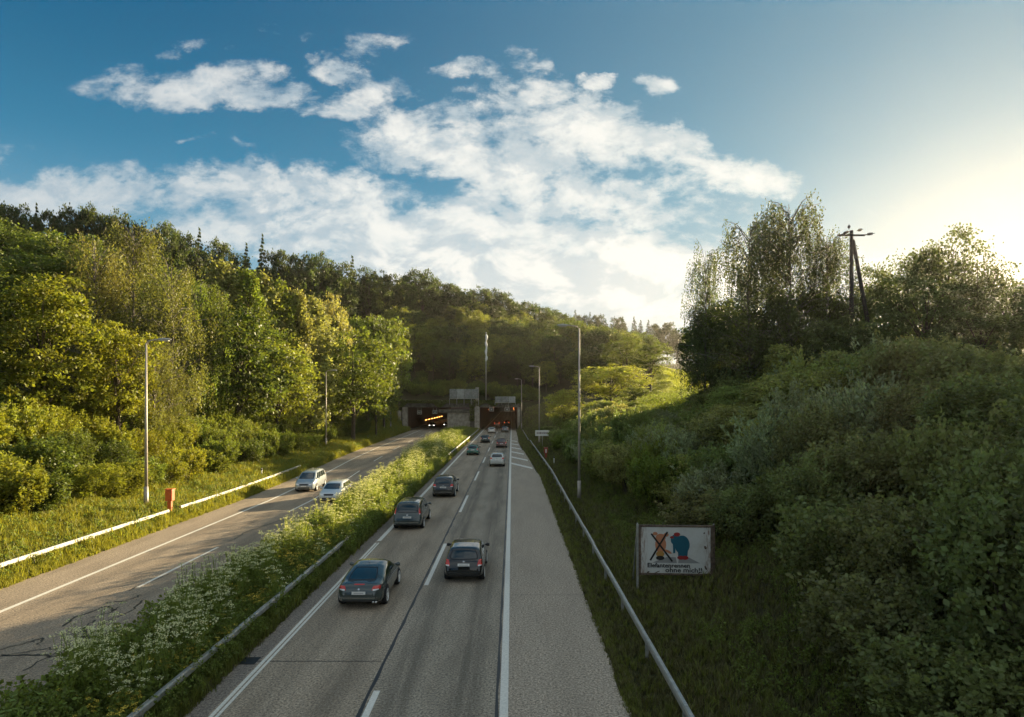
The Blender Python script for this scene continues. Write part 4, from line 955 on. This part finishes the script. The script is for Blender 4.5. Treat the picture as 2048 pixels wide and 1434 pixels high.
PR = {
 'broad_a': broadleaf(1), 'broad_b': broadleaf(2, 13, 8.5, .18, 15, 360, 34, .36, .27), 'broad_c': broadleaf(3, 11, 7.5, .25, 11, 300, 34, .33, .31, .8),
 'layer': broadleaf(4, 12, 6.5, .12, 18, 380, 30, .30, .25, 1.2), 'sparse': broadleaf(5, 12, 8.5, .12, 19, 330, 28, .24, .20, .3),
 'column': columnar(6), 'birch_a': birch(7, 15, 8, 1.3), 'birch_b': birch(8, 15, 9, 1.9), 'spruce': conifer(9), 'pine': broadleaf(10, 14, 6, .35, 12, 240, 34, .26, .26, .9),
 'bush_a': shrub(21), 'bush_b': shrub(22, 3.4, 3.8, .12, 300, 44, 0, .9), 'bush_c': shrub(23, 3.6, 3.6, .20, 240, 46, .75, .2, .55), 'bush_d': shrub(24, 2.8, 4.4, .15, 260, 46, 0, .3),
 'bush_e': shrub(25, 3.4, 4.0, .19, 250, 46, 0, 1.1, .4),
 'sapling_a': broadleaf(31, 5.5, 4.4, .05, 12, 300, 36, .19, .27, 1.3), 'sapling_b': broadleaf(32, 5.0, 4.2, .05, 10, 280, 36, .16, .28, .4), 'sapling_c': broadleaf(33, 6, 3.8, .04, 13, 300, 34, .22, .25, .9)}
NAMES = {'broad_a':'broadleaf_tree','broad_b':'broadleaf_tree','broad_c':'broadleaf_tree','layer':'maple_tree','sparse':'broadleaf_tree','column':'poplar_tree','birch_a':'birch_tree','birch_b':'birch_tree','spruce':'spruce_tree','pine':'pine_tree',
 'bush_a':'bush','bush_b':'bush','bush_c':'willow_bush','bush_d':'bush','bush_e':'bush','sapling_a':'sapling','sapling_b':'sapling','sapling_c':'sapling'}
ZONES = {}
TREEPOS = []
def plant(kind, X, Y, h, wd, col, zone, label=None, sink=.15, rz=None):
    cm, tm, H0, W0 = PR[kind]; z = Hf(X, Y); bush = kind.startswith('bush')
    root = empty(NAMES[kind], (X, Y, z-sink), rng.uniform(0,6.28) if rz is None else rz)
    s_ = wd/W0; sz = h/H0; s_ = max(s_, sz*.45); root.scale = (s_, s_, sz)
    c1 = link('foliage' if bush else 'crown', cm, None, root); jit = rng.uniform(.88,1.12); c1.color = (col[0]*jit*rng.uniform(.94,1.06), col[1]*jit, col[2]*jit, 1)
    t1 = link('stem' if bush else 'trunk', tm, None, root)
    TREEPOS.append((X, Y, max(.6, wd*.3)))
    px = 1024 + F*X/max(Y, 1)
    if label: tag(root, label, 'bush' if bush else 'tree')
    else: ZONES.setdefault(zone, []).append((px, root, bush))
    return root
def ptree(kind, px, pyt, Y, wpx, col, zone, label=None):
    X = (px-1024)/F*Y; zt_ = CH+(HZ-pyt)/F*Y; z = Hf(X, Y); h = max(2.0, zt_-z+.2); return plant(kind, X, Y, h, wpx/F*Y, col, zone, label)
# colours (leaf albedo)
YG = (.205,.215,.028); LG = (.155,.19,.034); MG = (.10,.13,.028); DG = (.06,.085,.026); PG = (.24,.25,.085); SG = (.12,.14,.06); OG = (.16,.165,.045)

# --- front sunlit row on the left
ptree('layer', 85, 528, 47, 175, YG, 'L1', 'big yellow-green maple with a pointed crown at the left edge')
ptree('broad_a', -70, 560, 46, 200, MG, 'L1', 'broad green tree cut off by the left picture edge')
ptree('birch_a', 190, 470, 62, 160, OG, 'L1', 'slender olive birch rising behind the yellow-green maple')
ptree('layer', 235, 630, 52, 130, YG, 'L1', 'small bright tree left of the nearest left street lamp')
ptree('birch_b', 268, 438, 68, 190, OG, 'L1', 'tallest drooping olive birch above the nearest left street lamp')
ptree('birch_a', 345, 520, 64, 170, OG, 'L1', 'hanging birch right of the nearest left street lamp')
ptree('birch_b', 400, 560, 70, 150, LG, 'L1', 'pale weeping birch left of the pointed poplars')
ptree('birch_a', 310, 680, 56, 150, OG, 'L1', 'low birch with hanging twigs just behind the left street lamp')
for (px, py, Y, wp, c, lb) in ((440,530,82,90,PG,'pale poplar at the left end of the pointed poplar row'),(492,548,84,80,LG,'second pointed poplar from the left end of the row'),(525,555,88,80,PG,'yellowish poplar in the middle of the pointed row'),
      (560,570,90,75,LG,'slim poplar right of the middle of the pointed row'),(592,588,92,75,PG,'fifth pointed poplar, just left of the silvery one'),(625,602,95,80,PG,'silvery poplar at the right end of the row')):
    ptree('column', px, py, Y, wp*1.25, c, 'L1', lb)
ptree('broad_b', 475, 615, 76, 190, MG, 'L1', 'round mid green tree below the poplar row')
ptree('broad_a', 555, 690, 84, 140, LG, 'L1', 'lit green tree between poplars and the second left lamp')
ptree('broad_a', 612, 640, 101, 120, PG, 'L1', 'pale leafy tree under the silvery poplar')
ptree('broad_c', 706, 676, 104, 150, LG, 'L1', 'round sunlit tree beside the second left street lamp')
ptree('broad_a', 655, 735, 103, 100, LG, 'L1', 'low light green tree left of the round sunlit one')
ptree('broad_c', 752, 742, 118, 70, MG, 'L1', 'small green tree at the foot of the far left lamp')
# --- second row
for (px, py, Y, wp, c) in ((690,628,128,110,LG),(735,632,132,120,MG),(768,640,138,90,LG),(828,655,178,70,LG),(862,652,184,80,MG),(650,600,120,90,PG)):
    ptree(random.choice(['broad_a','broad_b','broad_c']), px, py, Y, wp, c, 'left_second')
# --- skyline ridge
SKY = [(-80,400,110),(-40,402,112),(0,408,114),(35,414,116),(72,406,118),(110,416,120),(150,413,122),(188,420,124),(225,430,126),(262,440,128),(298,452,130),(335,452,134),(372,460,138),(398,456,140),(432,478,144),(462,496,148),(492,486,152),(524,468,154),(560,500,158),(600,503,162),(640,512,168),(672,528,172),(704,512,176),(738,534,182),(770,550,188),(805,547,194),(845,543,200),(882,563,206),(918,571,212),(955,578,220),(998,583,228),(1040,600,236),(1078,612,246),(1112,624,256)]
def skyline(px): return np.interp(px, [s_[0] for s_ in SKY]+[1160,1240,1350,1500], [s_[1] for s_ in SKY]+[632,642,660,690])
for (px, py, Y) in SKY:
    kind = 'spruce' if px in (72, 492, 524, 704, 398) else random.choice(['broad_a','broad_b','broad_c','broad_b','pine'])
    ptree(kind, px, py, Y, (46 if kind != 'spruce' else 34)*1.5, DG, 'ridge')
for px in range(1130, 1372, 17):
    ptree(random.choice(['spruce','spruce','pine','broad_b']), px+random.uniform(-4,4), float(skyline(px))-8+random.uniform(-7,7), 330+random.uniform(-10,20), 34, (.045,.062,.030), 'far_ridge')
# --- fill of the wooded slopes
def ok_spot(X, Y, r_):
    for (a, b, c) in TREEPOS:
        if (a-X)**2+(b-Y)**2 < (r_+c)**2*.55: return False
    return True
cnt = 0
GRID = [(X, Y) for Y in np.arange(62, 160, 7.6) for X in np.arange(-150, -30, 7.6)] + [(X, Y) for Y in np.arange(173, 262, 6.6) for X in np.arange(-150, 60, 6.6) if 1024+F*X/Y > 380]
for X, Y in GRID:
        x = X+rng.uniform(-2.4,2.4); y = Y+rng.uniform(-2.4,2.4); px = 1024+F*x/y
        if px < -140 or px > 1330: continue
        lc = float(Lc(y))
        if y < 160 and x > -33+lc: continue
        if y >= 160 and y < 172 and x > -34: continue
        z = Hf(x, y); h = rng.uniform(12, 17) if x < -45 or y > 180 else rng.uniform(9, 13)
        if x > -34 and y < 184: h = rng.uniform(8.5, 11.5)
        lim = CH+(HZ-(float(skyline(px))+rng.uniform(10,34)))/F*y
        h = min(h, lim-z)
        if h < 6.5 or not ok_spot(x, y, 2.2): continue
        if px > 1275 and y > 140: continue
        kind = random.choices(['broad_a','broad_b','broad_c','pine','spruce','column'], [4,4,4,2,2 if y > 150 else 0,1])[0]
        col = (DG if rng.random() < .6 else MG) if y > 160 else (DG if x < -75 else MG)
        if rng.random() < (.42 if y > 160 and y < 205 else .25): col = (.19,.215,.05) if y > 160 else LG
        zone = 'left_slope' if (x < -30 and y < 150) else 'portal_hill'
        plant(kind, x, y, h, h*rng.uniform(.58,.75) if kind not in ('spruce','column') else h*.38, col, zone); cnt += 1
# --- bushes along the left verge and slope
for Y in np.arange(20, 152, 3.3):
    for j, dx in enumerate((0, 3.1, 6.2, 9.4)):
        y = Y+rng.uniform(-1,1); x = -27.3-dx+float(Lc(y))+rng.uniform(-.8,.8)*(j > 0)-(1.2 if y < 60 else 0); px = 1024+F*x/y
        if px < -260: continue
        h = rng.uniform(2.2,3.2)+j*.45; 
        if y > 125: h *= .6; x -= 2.2
        if abs(x+25.0) < 2.2 and abs(y-41) < 3: continue
        col = YG if y < 62 and rng.random() < .75 else (LG if y < 105 else MG)
        if rng.random() < .2: col = MG
        plant(random.choice(['bush_a','bush_b','bush_d','bush_e']), x, y, h, rng.uniform(3.6,5.0), col, 'left_verge_bush')
# scrub above the portal
for k in range(60):
    x = rng.uniform(-30, 7); y = 162.3+abs(rng.normal())*4.5+ (1.5 if x > -18 and x < -8 else 0)
    plant(random.choice(['bush_a','bush_b','bush_d','bush_e']), x, y, rng.uniform(1.8,3.4), rng.uniform(3.2,5), MG if rng.random() < .6 else LG, 'portal_scrub')
# --- right side trees
ptree('broad_c', 1222, 733, 112, 125, (.32,.33,.07), 'R', 'bright yellow-green round tree right of the nearest right lamp')
ptree('broad_b', 1128, 778, 108, 66, (.30,.31,.06), 'R', 'small bright bushy tree crossed by the nearest right lamp pole')
ptree('pine', 1252, 672, 150, 90, MG, 'R', 'dark pine above the bright round tree')
ptree('pine', 1300, 682, 140, 80, MG, 'R', 'olive tree left of the sunlit meadow')
ptree('broad_b', 1280, 775, 100, 70, MG, 'R', 'green tree below the olive one beside the meadow gap')
for (px, py, Y, wp, c) in ((1140,640,205,80,MG),(1190,655,195,80,MG),(1110,668,178,70,DG),(1165,700,170,70,MG),(1065,690,176,60,MG),(1210,690,172,70,DG),(1285,668,200,60,MG)):
    ptree(random.choice(['broad_a','broad_b','broad_c']), px, py, Y, wp, c, 'portal_hill')
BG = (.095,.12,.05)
for (kd, px, py, Y, wp, c, lb) in (('birch_a',1412,488,52,110,BG,'narrow drooping birch at the left end of the right tree group'),
   ('birch_b',1500,430,48,190,BG,'tall weeping birch left of the utility pole, left half of the pair'),('birch_b',1580,392,47,210,BG,'tallest weeping birch in the group left of the utility pole'),
   ('birch_b',1655,460,48,170,BG,'birch directly left of the utility pole'),
   ('broad_b',1428,625,58,110,DG,'dark dense tree beside the sunlit meadow gap'),('broad_a',1450,610,54,140,DG,'dark tree under the narrow drooping birch'),
   ('sparse',1545,560,50,150,BG,'dark leafy tree filling the foot of the tall birches'),('broad_c',1640,590,50,140,DG,'dark round tree at the foot of the utility pole'),
   ('sparse',1765,520,52,130,BG,'thin tree right behind the slanted pole brace'),('sparse',1815,478,47,160,BG,'loose backlit tree left of the tall backlit tree'),
   ('sparse',1885,452,44,190,BG,'tall backlit tree under the sun glow'),('sparse',1955,500,41,170,BG,'loose tree right of the tall backlit one'),
   ('sparse',2030,545,38,180,BG,'thin glowing tree at the right picture edge'),('sparse',2110,560,34,220,BG,'tree just beyond the right picture edge'),
   ('sparse',1722,560,50,150,BG,'full low tree behind the foot of the pole brace'),('sparse',1850,540,40,190,BG,'wide loose tree below the tall backlit one'),('sparse',1960,620,36,190,BG,'low round tree at the foot of the glowing trees'),('broad_a',1680,640,40,130,BG,'small leafy tree hiding the foot of the utility pole')):
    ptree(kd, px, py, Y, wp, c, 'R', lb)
# --- right bank bushes
def toplim(px): return np.interp(px, [1000,1150,1200,1310,1325,1395,1430,1520,1600,1700,1800,1900,2048,2300], [850,850,800,795,815,815,770,700,670,640,650,680,700,760])
rows = 0
for Y in np.concatenate([np.arange(11.5, 40, 2.5), np.arange(40, 148, 3.6)]):
    b0 = np.interp(Y, [9,14,18,22,26,32,45,60,80,110,150], [7.6,8.6,10.4,11.0,10.6,9.0,7.8,7.6,7.0,6.6,6.2])
    nxs = int(np.interp(Y, [9, 40, 150], [6, 8, 7]))
    for j in range(nxs):
        x = b0+j*3.0+rng.uniform(-.7,.7)+(.4 if j == 0 else 0); y = Y+rng.uniform(-1.1,1.1); px = 1024+F*x/y
        if px > 2350: continue
        if abs(x-5.1) < 2 and abs(y-46) < 2: continue
        z = Hf(x, y); h = rng.uniform(2.2,4.0)+min(j,3)*.5
        lim = CH+(HZ-(float(toplim(px))+rng.uniform(0,18)))/F*y; h = min(h, lim-z)
        if h < 1.0: continue
        wd = rng.uniform(3.4,4.8)
        if h < 1.8: wd *= .75
        kind = random.choices(['bush_a','bush_b','bush_c','bush_d','bush_e'], [3,3,2.5,2,3])[0]
        if y < 25: kind = random.choice(['bush_a','bush_b','bush_b','bush_d'] if y > 16 else ['bush_a','bush_b'])
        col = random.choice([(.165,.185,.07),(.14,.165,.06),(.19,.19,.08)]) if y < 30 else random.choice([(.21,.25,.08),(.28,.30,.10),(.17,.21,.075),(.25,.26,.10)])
        if j >= 2 and y > 30 and rng.random() < .5: kind = random.choice(['sapling_a','sapling_b','sapling_c']); wd *= 1.1
        if kind == 'bush_c': col = (.24,.27,.16)
        if px < 1340 and rng.random() < .3: col = LG
        if j == 0 and y < 20: h *= .8
        plant(kind, x, y, h, wd, col, 'right_bank_bush')
# zone labels, counted across the picture within cells named by what stands there
CELLS = [(130,'behind the yellow-green maple'),(250,'behind the slender olive birch'),(400,'above the nearest left lamp'),(520,'above the left poplars'),(640,'above the right poplars'),(730,'above the second left lamp'),(800,'above the round sunlit tree'),
  (880,'above the left tunnel mouth'),(960,'above the grey panel box'),(1040,'above the right tunnel mouth'),(1120,'above the white road sign'),(1200,'beside the nearest right lamp'),(1400,'left of the meadow gap')]
RCELLS = [(1180,'beside the nearest right lamp pole'),(1280,'between right lamp and billboard'),(1430,'above the billboard'),(1600,'right of the billboard'),(1760,'below the utility pole'),(1930,'below the glowing trees'),(9999,'at the right picture edge')]
LCELLS = [(-60,'outside the left picture edge'),(150,'under the yellow-green maple'),(290,'left of the nearest left lamp'),(420,'behind the orange box'),(560,'below the poplar row'),(700,'around the second left lamp'),(9999,'near the left tunnel mouth')]
ZTXT = {'ridge': ('skyline tree', CELLS, 'trees along the wooded ridge'), 'far_ridge': ('small distant ridge tree', CELLS, 'trees on the far ridge'),
 'left_second': ('second row tree', CELLS, 'trees of the second row on the left'), 'left_slope': ('hillside tree', CELLS, 'trees on the left hillside'),
 'portal_hill': ('hill tree', CELLS, 'trees on the hill over the tunnel'), 'left_verge_bush': ('verge bush', LCELLS, 'bushes along the left verge'),
 'portal_scrub': ('low scrub bush', CELLS, 'scrub over the tunnel portal'), 'right_bank_bush': ('shaded bush', RCELLS, 'bushes on the right bank')}
for zn, lst in ZONES.items():
    noun, cells_, grp = ZTXT[zn]; cells = {}
    for px, root, bush in lst:
        for ci_, (lim_, txt) in enumerate(cells_):
            if px < lim_: break
        cells.setdefault(txt, []).append((px, root, bush))
    for txt, es in cells.items():
        es.sort(key=lambda e: -(e[1].location.z-CH)/e[1].location.y); nb_ = 1 if len(es) < 7 else 2 if len(es) < 14 else 3
        bands = np.array_split(np.arange(len(es)), nb_); bn = [''] if nb_ == 1 else ['upper ', 'lower '] if nb_ == 2 else ['upper ', 'middle ', 'lower ']
        for bi_, ids in enumerate(bands):
            row = sorted([es[i] for i in ids], key=lambda e: e[0])
            for i, (px, root, bush) in enumerate(row):
                where = '' if len(row) == 1 else ', %s from the left' % nth(i+1)
                nn_ = noun.replace('bush', 'sapling') if (not bush and 'bush' in noun) else noun; tag(root, bn[bi_]+nn_+' '+txt+where, 'bush' if bush else 'tree', grp)
print('trees', len(TREEPOS), {k: len(v) for k, v in ZONES.items()})
# ------------------------------------------------------------------ ground cover (uncountable: scattered)
def blade_tuft(seed, n=18, h=.42, spread=.14, wd=.016, mat=None):
    r = np.random.default_rng(seed); v = []; f = []; t_ = []
    for i in range(n):
        b = np.array([r.normal()*spread*.6, r.normal()*spread*.6, -.03]); a = r.uniform(0,6.28); d = np.array([math.cos(a), math.sin(a), 0]); s_ = np.array([-d[1], d[0], 0])*wd*r.uniform(.8,1.4)
        L_ = h*r.uniform(.55,1.15); k = r.uniform(.1,.6); m1 = b+np.array([0,0,L_*.55])+d*L_*k*.25; e = b+np.array([0,0,L_])+d*L_*k
        o_ = len(v); v += [b-s_, b+s_, m1+s_*.8, m1-s_*.8, e, e]; f += [(o_, o_+1, o_+2, o_+3), (o_+3, o_+2, o_+4, o_+5)]; t_ += [r.uniform(.1,.9)]*6
    return mesh_np('tuft', v, np.array(f), {'tint': t_}, mats=(mat or M_grass,))
def herb(seed, h=.75, n=70, ls=.09, mat=None):
    r = np.random.default_rng(seed); q_ = r.uniform(0,1,n); a = r.uniform(0,6.28,n); rad = .2*np.sin(np.pi*np.clip(q_*.8+.15,0,1))*r.uniform(.4,1.4,n)
    cen = np.stack([np.cos(a)*rad, np.sin(a)*rad, h*q_+.02], -1); v, f, t_ = leaf_arr(cen, ls*r.uniform(.6,1.4,n), .5+r.normal(size=n)*.25, .6)
    return mesh_np('herb', v, f, {'tint': t_}, mats=(mat or M_herb,))
def umbel(seed, h=1.15, col=None):
    r = np.random.default_rng(seed); vs = []; fs = []; mi = []; off = 0
    def add(v, f, m_):
        nonlocal off
        vs.append(v); fs.append(f+off); mi.extend([m_]*len(f)); off += len(v)
    n = 34; q_ = r.uniform(0,.8,n); a = r.uniform(0,6.28,n); cen = np.stack([np.cos(a)*.14, np.sin(a)*.14, h*q_], -1); v, f, _ = leaf_arr(cen, .10*r.uniform(.6,1.3,n), np.full(n,.5), .6); add(v, f, 0)
    for k in range(5):
        a_ = r.uniform(0,6.28); e = np.array([math.cos(a_)*r.uniform(.05,.24), math.sin(a_)*r.uniform(.05,.24), h*r.uniform(.8,1.08)]); b = np.array([0,0,h*.3])
        s_ = np.array([.006,.003,0]); add(np.array([b-s_, b+s_, e+s_, e-s_]), np.array([[0,1,2,3]]), 0)
        m_ = 18; aa = r.uniform(0,6.28,m_); rr = .07*np.sqrt(r.uniform(0,1,m_)); cen = e+np.stack([np.cos(aa)*rr, np.sin(aa)*rr, .01*r.normal(size=m_)-rr*.15], -1)
        v, f, _ = leaf_arr(cen, .027*r.uniform(.8,1.3,m_), np.full(m_,.5), 2.5, None, 0, .45); add(v, f, 1)
    me = mesh_np('umbel', np.concatenate(vs), np.concatenate(fs), {'tint': np.full(off,.55)}, mats=(M_herb, col or M_white_flower)); me.polygons.foreach_set('material_index', np.array(mi, np.int32)); return me
def scatter(name, pts, scale, meshes, label=None, cat=None, tilt=.15):
    coll = bpy.data.collections.new(name+'_kinds')
    for i, me in enumerate(meshes): coll.objects.link(bpy.data.objects.new('%s_kind' % name, me))
    n = len(pts); pm = bpy.data.meshes.new(name); pm.vertices.add(n); pm.vertices.foreach_set('co', np.asarray(pts, np.float32).ravel())
    rot = np.stack([rng.normal(size=n)*tilt, rng.normal(size=n)*tilt, rng.uniform(0,6.28,n)], -1)
    a = pm.attributes.new('rot','FLOAT_VECTOR','POINT'); a.data.foreach_set('vector', rot.astype(np.float32).ravel())
    a = pm.attributes.new('scl','FLOAT','POINT'); a.data.foreach_set('value', np.asarray(scale, np.float32))
    a = pm.attributes.new('kid','INT','POINT'); a.data.foreach_set('value', rng.integers(0,len(meshes),n).astype(np.int32)); pm.update()
    o = link(name, pm)
    ng = bpy.data.node_groups.new(name, 'GeometryNodeTree'); ng.interface.new_socket('Geometry', in_out='INPUT', socket_type='NodeSocketGeometry'); ng.interface.new_socket('Geometry', in_out='OUTPUT', socket_type='NodeSocketGeometry')
    N = ng.nodes; gi = N.new('NodeGroupInput'); go = N.new('NodeGroupOutput'); ci = N.new('GeometryNodeCollectionInfo'); ci.inputs[0].default_value = coll; ci.inputs['Separate Children'].default_value = True; ci.inputs['Reset Children'].default_value = True
    ip = N.new('GeometryNodeInstanceOnPoints'); ip.inputs['Pick Instance'].default_value = True
    def att(nm, dt): x = N.new('GeometryNodeInputNamedAttribute'); x.data_type = dt; x.inputs[0].default_value = nm; return [s_ for s_ in x.outputs if s_.enabled and s_.name == 'Attribute'][0]
    ng.links.new(gi.outputs[0], ip.inputs['Points']); ng.links.new(ci.outputs[0], ip.inputs['Instance']); ng.links.new(att('kid','INT'), ip.inputs['Instance Index'])
    ng.links.new(att('rot','FLOAT_VECTOR'), ip.inputs['Rotation']); ng.links.new(att('scl','FLOAT'), ip.inputs['Scale']); ng.links.new(ip.outputs[0], go.inputs[0])
    md = o.modifiers.new('scatter','NODES'); md.node_group = ng
    tag(o, label, cat, kind='stuff'); return o
def pts_in(n, fx0, fx1, y0, y1, bias=1.0, cond=None):
    y = y0+(y1-y0)*rng.uniform(0,1,n)**bias; a = np.array([fx0(v) for v in y]); b = np.array([fx1(v) for v in y]); x = a+(b-a)*rng.uniform(0,1,n)
    if cond is not None: k = cond(x, y); x, y = x[k], y[k]
    return np.stack([x, y, H(x, y)], -1)
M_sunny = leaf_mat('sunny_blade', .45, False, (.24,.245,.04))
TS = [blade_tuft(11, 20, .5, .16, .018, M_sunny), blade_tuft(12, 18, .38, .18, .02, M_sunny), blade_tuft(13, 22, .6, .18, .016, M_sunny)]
T = [blade_tuft(1), blade_tuft(2, 22, .5), blade_tuft(3, 16, .34, .2)]; TD = [blade_tuft(4, 18, .4, .16, .016, M_dry), blade_tuft(5, 20, .3, .2, .02, M_dry)]
Hb = [herb(1), herb(2, .6, 60, .11), herb(3, .95, 80, .08), herb(4, .5, 60, .07)]
Um = [umbel(1), umbel(2, 1.3), umbel(3, .95)]
YF = [umbel(4, .7, M_yellow_flower)]
lcf = lambda y: float(Lc(y))
def clump(x, y, k=.35, ph=0): return .5+.5*np.sin(x*1.7+y*.8+ph)*np.cos(y*k+ph*2)
p1 = pts_in(30000, lambda y: float(Re(y))+.08, lambda y: 11.5, 7, 158, 1.7)
scatter('verge_grass', p1, rng.uniform(.6,1.1,len(p1))*np.interp(p1[:,1],[0,60,150],[.8,1.1,1.6])*np.where(p1[:,0] < 4.2, .8, 1), [T[0], TD[0], TD[1]], 'dark green grass along the hard shoulder and right bank', 'grass')
p2 = pts_in(26000, lambda y: -31+lcf(y), lambda y: -21.9+lcf(y), 18, 158, 1.3)
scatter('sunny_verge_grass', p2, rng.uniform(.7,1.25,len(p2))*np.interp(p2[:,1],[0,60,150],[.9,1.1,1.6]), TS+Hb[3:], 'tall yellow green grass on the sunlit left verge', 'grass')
pe = np.concatenate([pts_in(5000, lambda y: float(Re(y))-.05, lambda y: float(Re(y))+.35, 8, 120, 1.5), pts_in(5000, lambda y: -8.6, lambda y: -8.28, 8, 120, 1.5)])
scatter('short_edge_grass', pe, rng.uniform(.25,.6,len(pe)), [T[0], T[2], TD[1]], 'short worn grass fringing the pavement edges', 'grass')
pe2 = pts_in(7000, lambda y: -22.2+lcf(y), lambda y: -21.6+lcf(y), 18, 120, 1.4)
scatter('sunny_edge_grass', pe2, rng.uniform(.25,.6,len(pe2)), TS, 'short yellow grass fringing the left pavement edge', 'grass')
p3 = pts_in(15000, lambda y: -12.0+lcf(y), lambda y: -8.35, 6, 158, 1.35)
scatter('median_grass', p3, rng.uniform(.7,1.15,len(p3))*np.interp(p3[:,1],[0,60,150],[.8,1.1,1.5]), T, 'green grass growing on the median strip', 'grass')
p4 = pts_in(13000, lambda y: -11.9+lcf(y), lambda y: -8.45, 6, 150, 1.35)
hs_ = .75+.55*np.clip((-9.2-p4[:,0])/1.8, 0, 1)
scatter('median_herbs', p4, hs_*rng.uniform(.6,1.2,len(p4)), Hb, 'leafy green weeds filling the median strip', 'weeds')
p5 = pts_in(2300, lambda y: -12.0+lcf(y), lambda y: -8.6, 14, 112, 1.2, lambda x, y: (clump(x, y, .5) > .42) & ((x < -9.7) | (rng.uniform(0,1,len(x)) < .45)))
scatter('cow_parsley', p5, rng.uniform(.9,1.5,len(p5)), Um, 'white flowering cow parsley standing along the median', 'wildflowers')
p4b = pts_in(3000, lambda y: -9.15, lambda y: -8.42, 31, 80)
scatter('rail_side_herbs', p4b, rng.uniform(.75,1.25,len(p4b)), Hb, 'leafy weeds crowding over the median guard rail', 'weeds')
p6 = pts_in(900, lambda y: -11.5+lcf(y), lambda y: -8.8, 12, 110, 1.2)
scatter('yellow_flowers', p6, rng.uniform(.7,1.1,len(p6)), YF, 'small yellow flowers among the median weeds', 'wildflowers')
p7 = pts_in(5000, lambda y: 6.0, lambda y: 22.0, 7, 60, 1.3, lambda x, y: ~((x < 9) & (y > 19) & (y < 25)))
scatter('bank_weeds', p7, rng.uniform(.5,.95,len(p7)), Hb, 'dark weeds on the ground below the right bushes', 'weeds')
p9 = pts_in(9000, lambda y: 8.0, lambda y: 42.0, 55, 128)
scatter('upper_bank_weeds', p9, rng.uniform(1.2,2.2,len(p9)), Hb[:3]+TD[:1], 'tall weeds between the bushes on the upper right bank', 'weeds')
# meadow in the gap
ym = np.arange(96, 222, 4.); mv = []; xs_ = np.arange(0, 1.01, .05)
for y in ym:
    for k in xs_: x = y*.235+k*y*.09; mv.append((x, y, Hf(x, y)+.06))
nn = len(xs_); mf = [(i*nn+j, i*nn+j+1, (i+1)*nn+j+1, (i+1)*nn+j) for i in range(len(ym)-1) for j in range(nn-1)]
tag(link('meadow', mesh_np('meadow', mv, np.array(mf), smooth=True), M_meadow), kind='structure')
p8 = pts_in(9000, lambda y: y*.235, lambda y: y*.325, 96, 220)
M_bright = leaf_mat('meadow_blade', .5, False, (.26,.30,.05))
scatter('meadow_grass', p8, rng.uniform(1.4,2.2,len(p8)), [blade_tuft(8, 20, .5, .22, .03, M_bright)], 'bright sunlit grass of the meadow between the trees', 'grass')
# ivy hanging over the portal beam
n = 11000; x = rng.uniform(-29.5, 2.4, n); hang = .75+1.2*np.clip(np.sin(x*.9)*np.cos(x*.37+1), 0, 1); hang[(x > -11.3) & (x < -9.8)] = 5.5; z = 7.95-rng.uniform(0,1,n)*hang
cen = np.stack([x, FY-.62-rng.uniform(0,.45,n), z], -1); v, f, t_ = leaf_arr(cen, .34*rng.uniform(.6,1.3,n), .5+rng.normal(size=n)*.22, .2)
iv = link('ivy', mesh_np('ivy', v, f, {'tint': t_}, mats=(M_leaf,))); iv.color = (*MG, 1); tag(iv, 'green ivy hanging over the concrete portal beam', 'ivy', kind='stuff')
print('objects', len(bpy.data.objects))

# ------------------------------------------------------------------ evening haze
m = bpy.data.materials.new('evening_haze'); m.use_nodes = True; tt = NT(m.node_tree); tt.n.remove(tt.n['Principled BSDF'])
pv = tt.new('ShaderNodeVolumePrincipled'); pv.inputs['Color'].default_value = (1, .93, .82, 1); pv.inputs['Density'].default_value = .00011; pv.inputs['Anisotropy'].default_value = .64
tt.l.new(pv.outputs[0], tt.n['Material Output'].inputs['Volume'])
mb = MB(); mb.box((0, 400, 39.5), (1840, 1640, 83)); hz = mb.build('haze', m); tag(hz, kind='stuff')
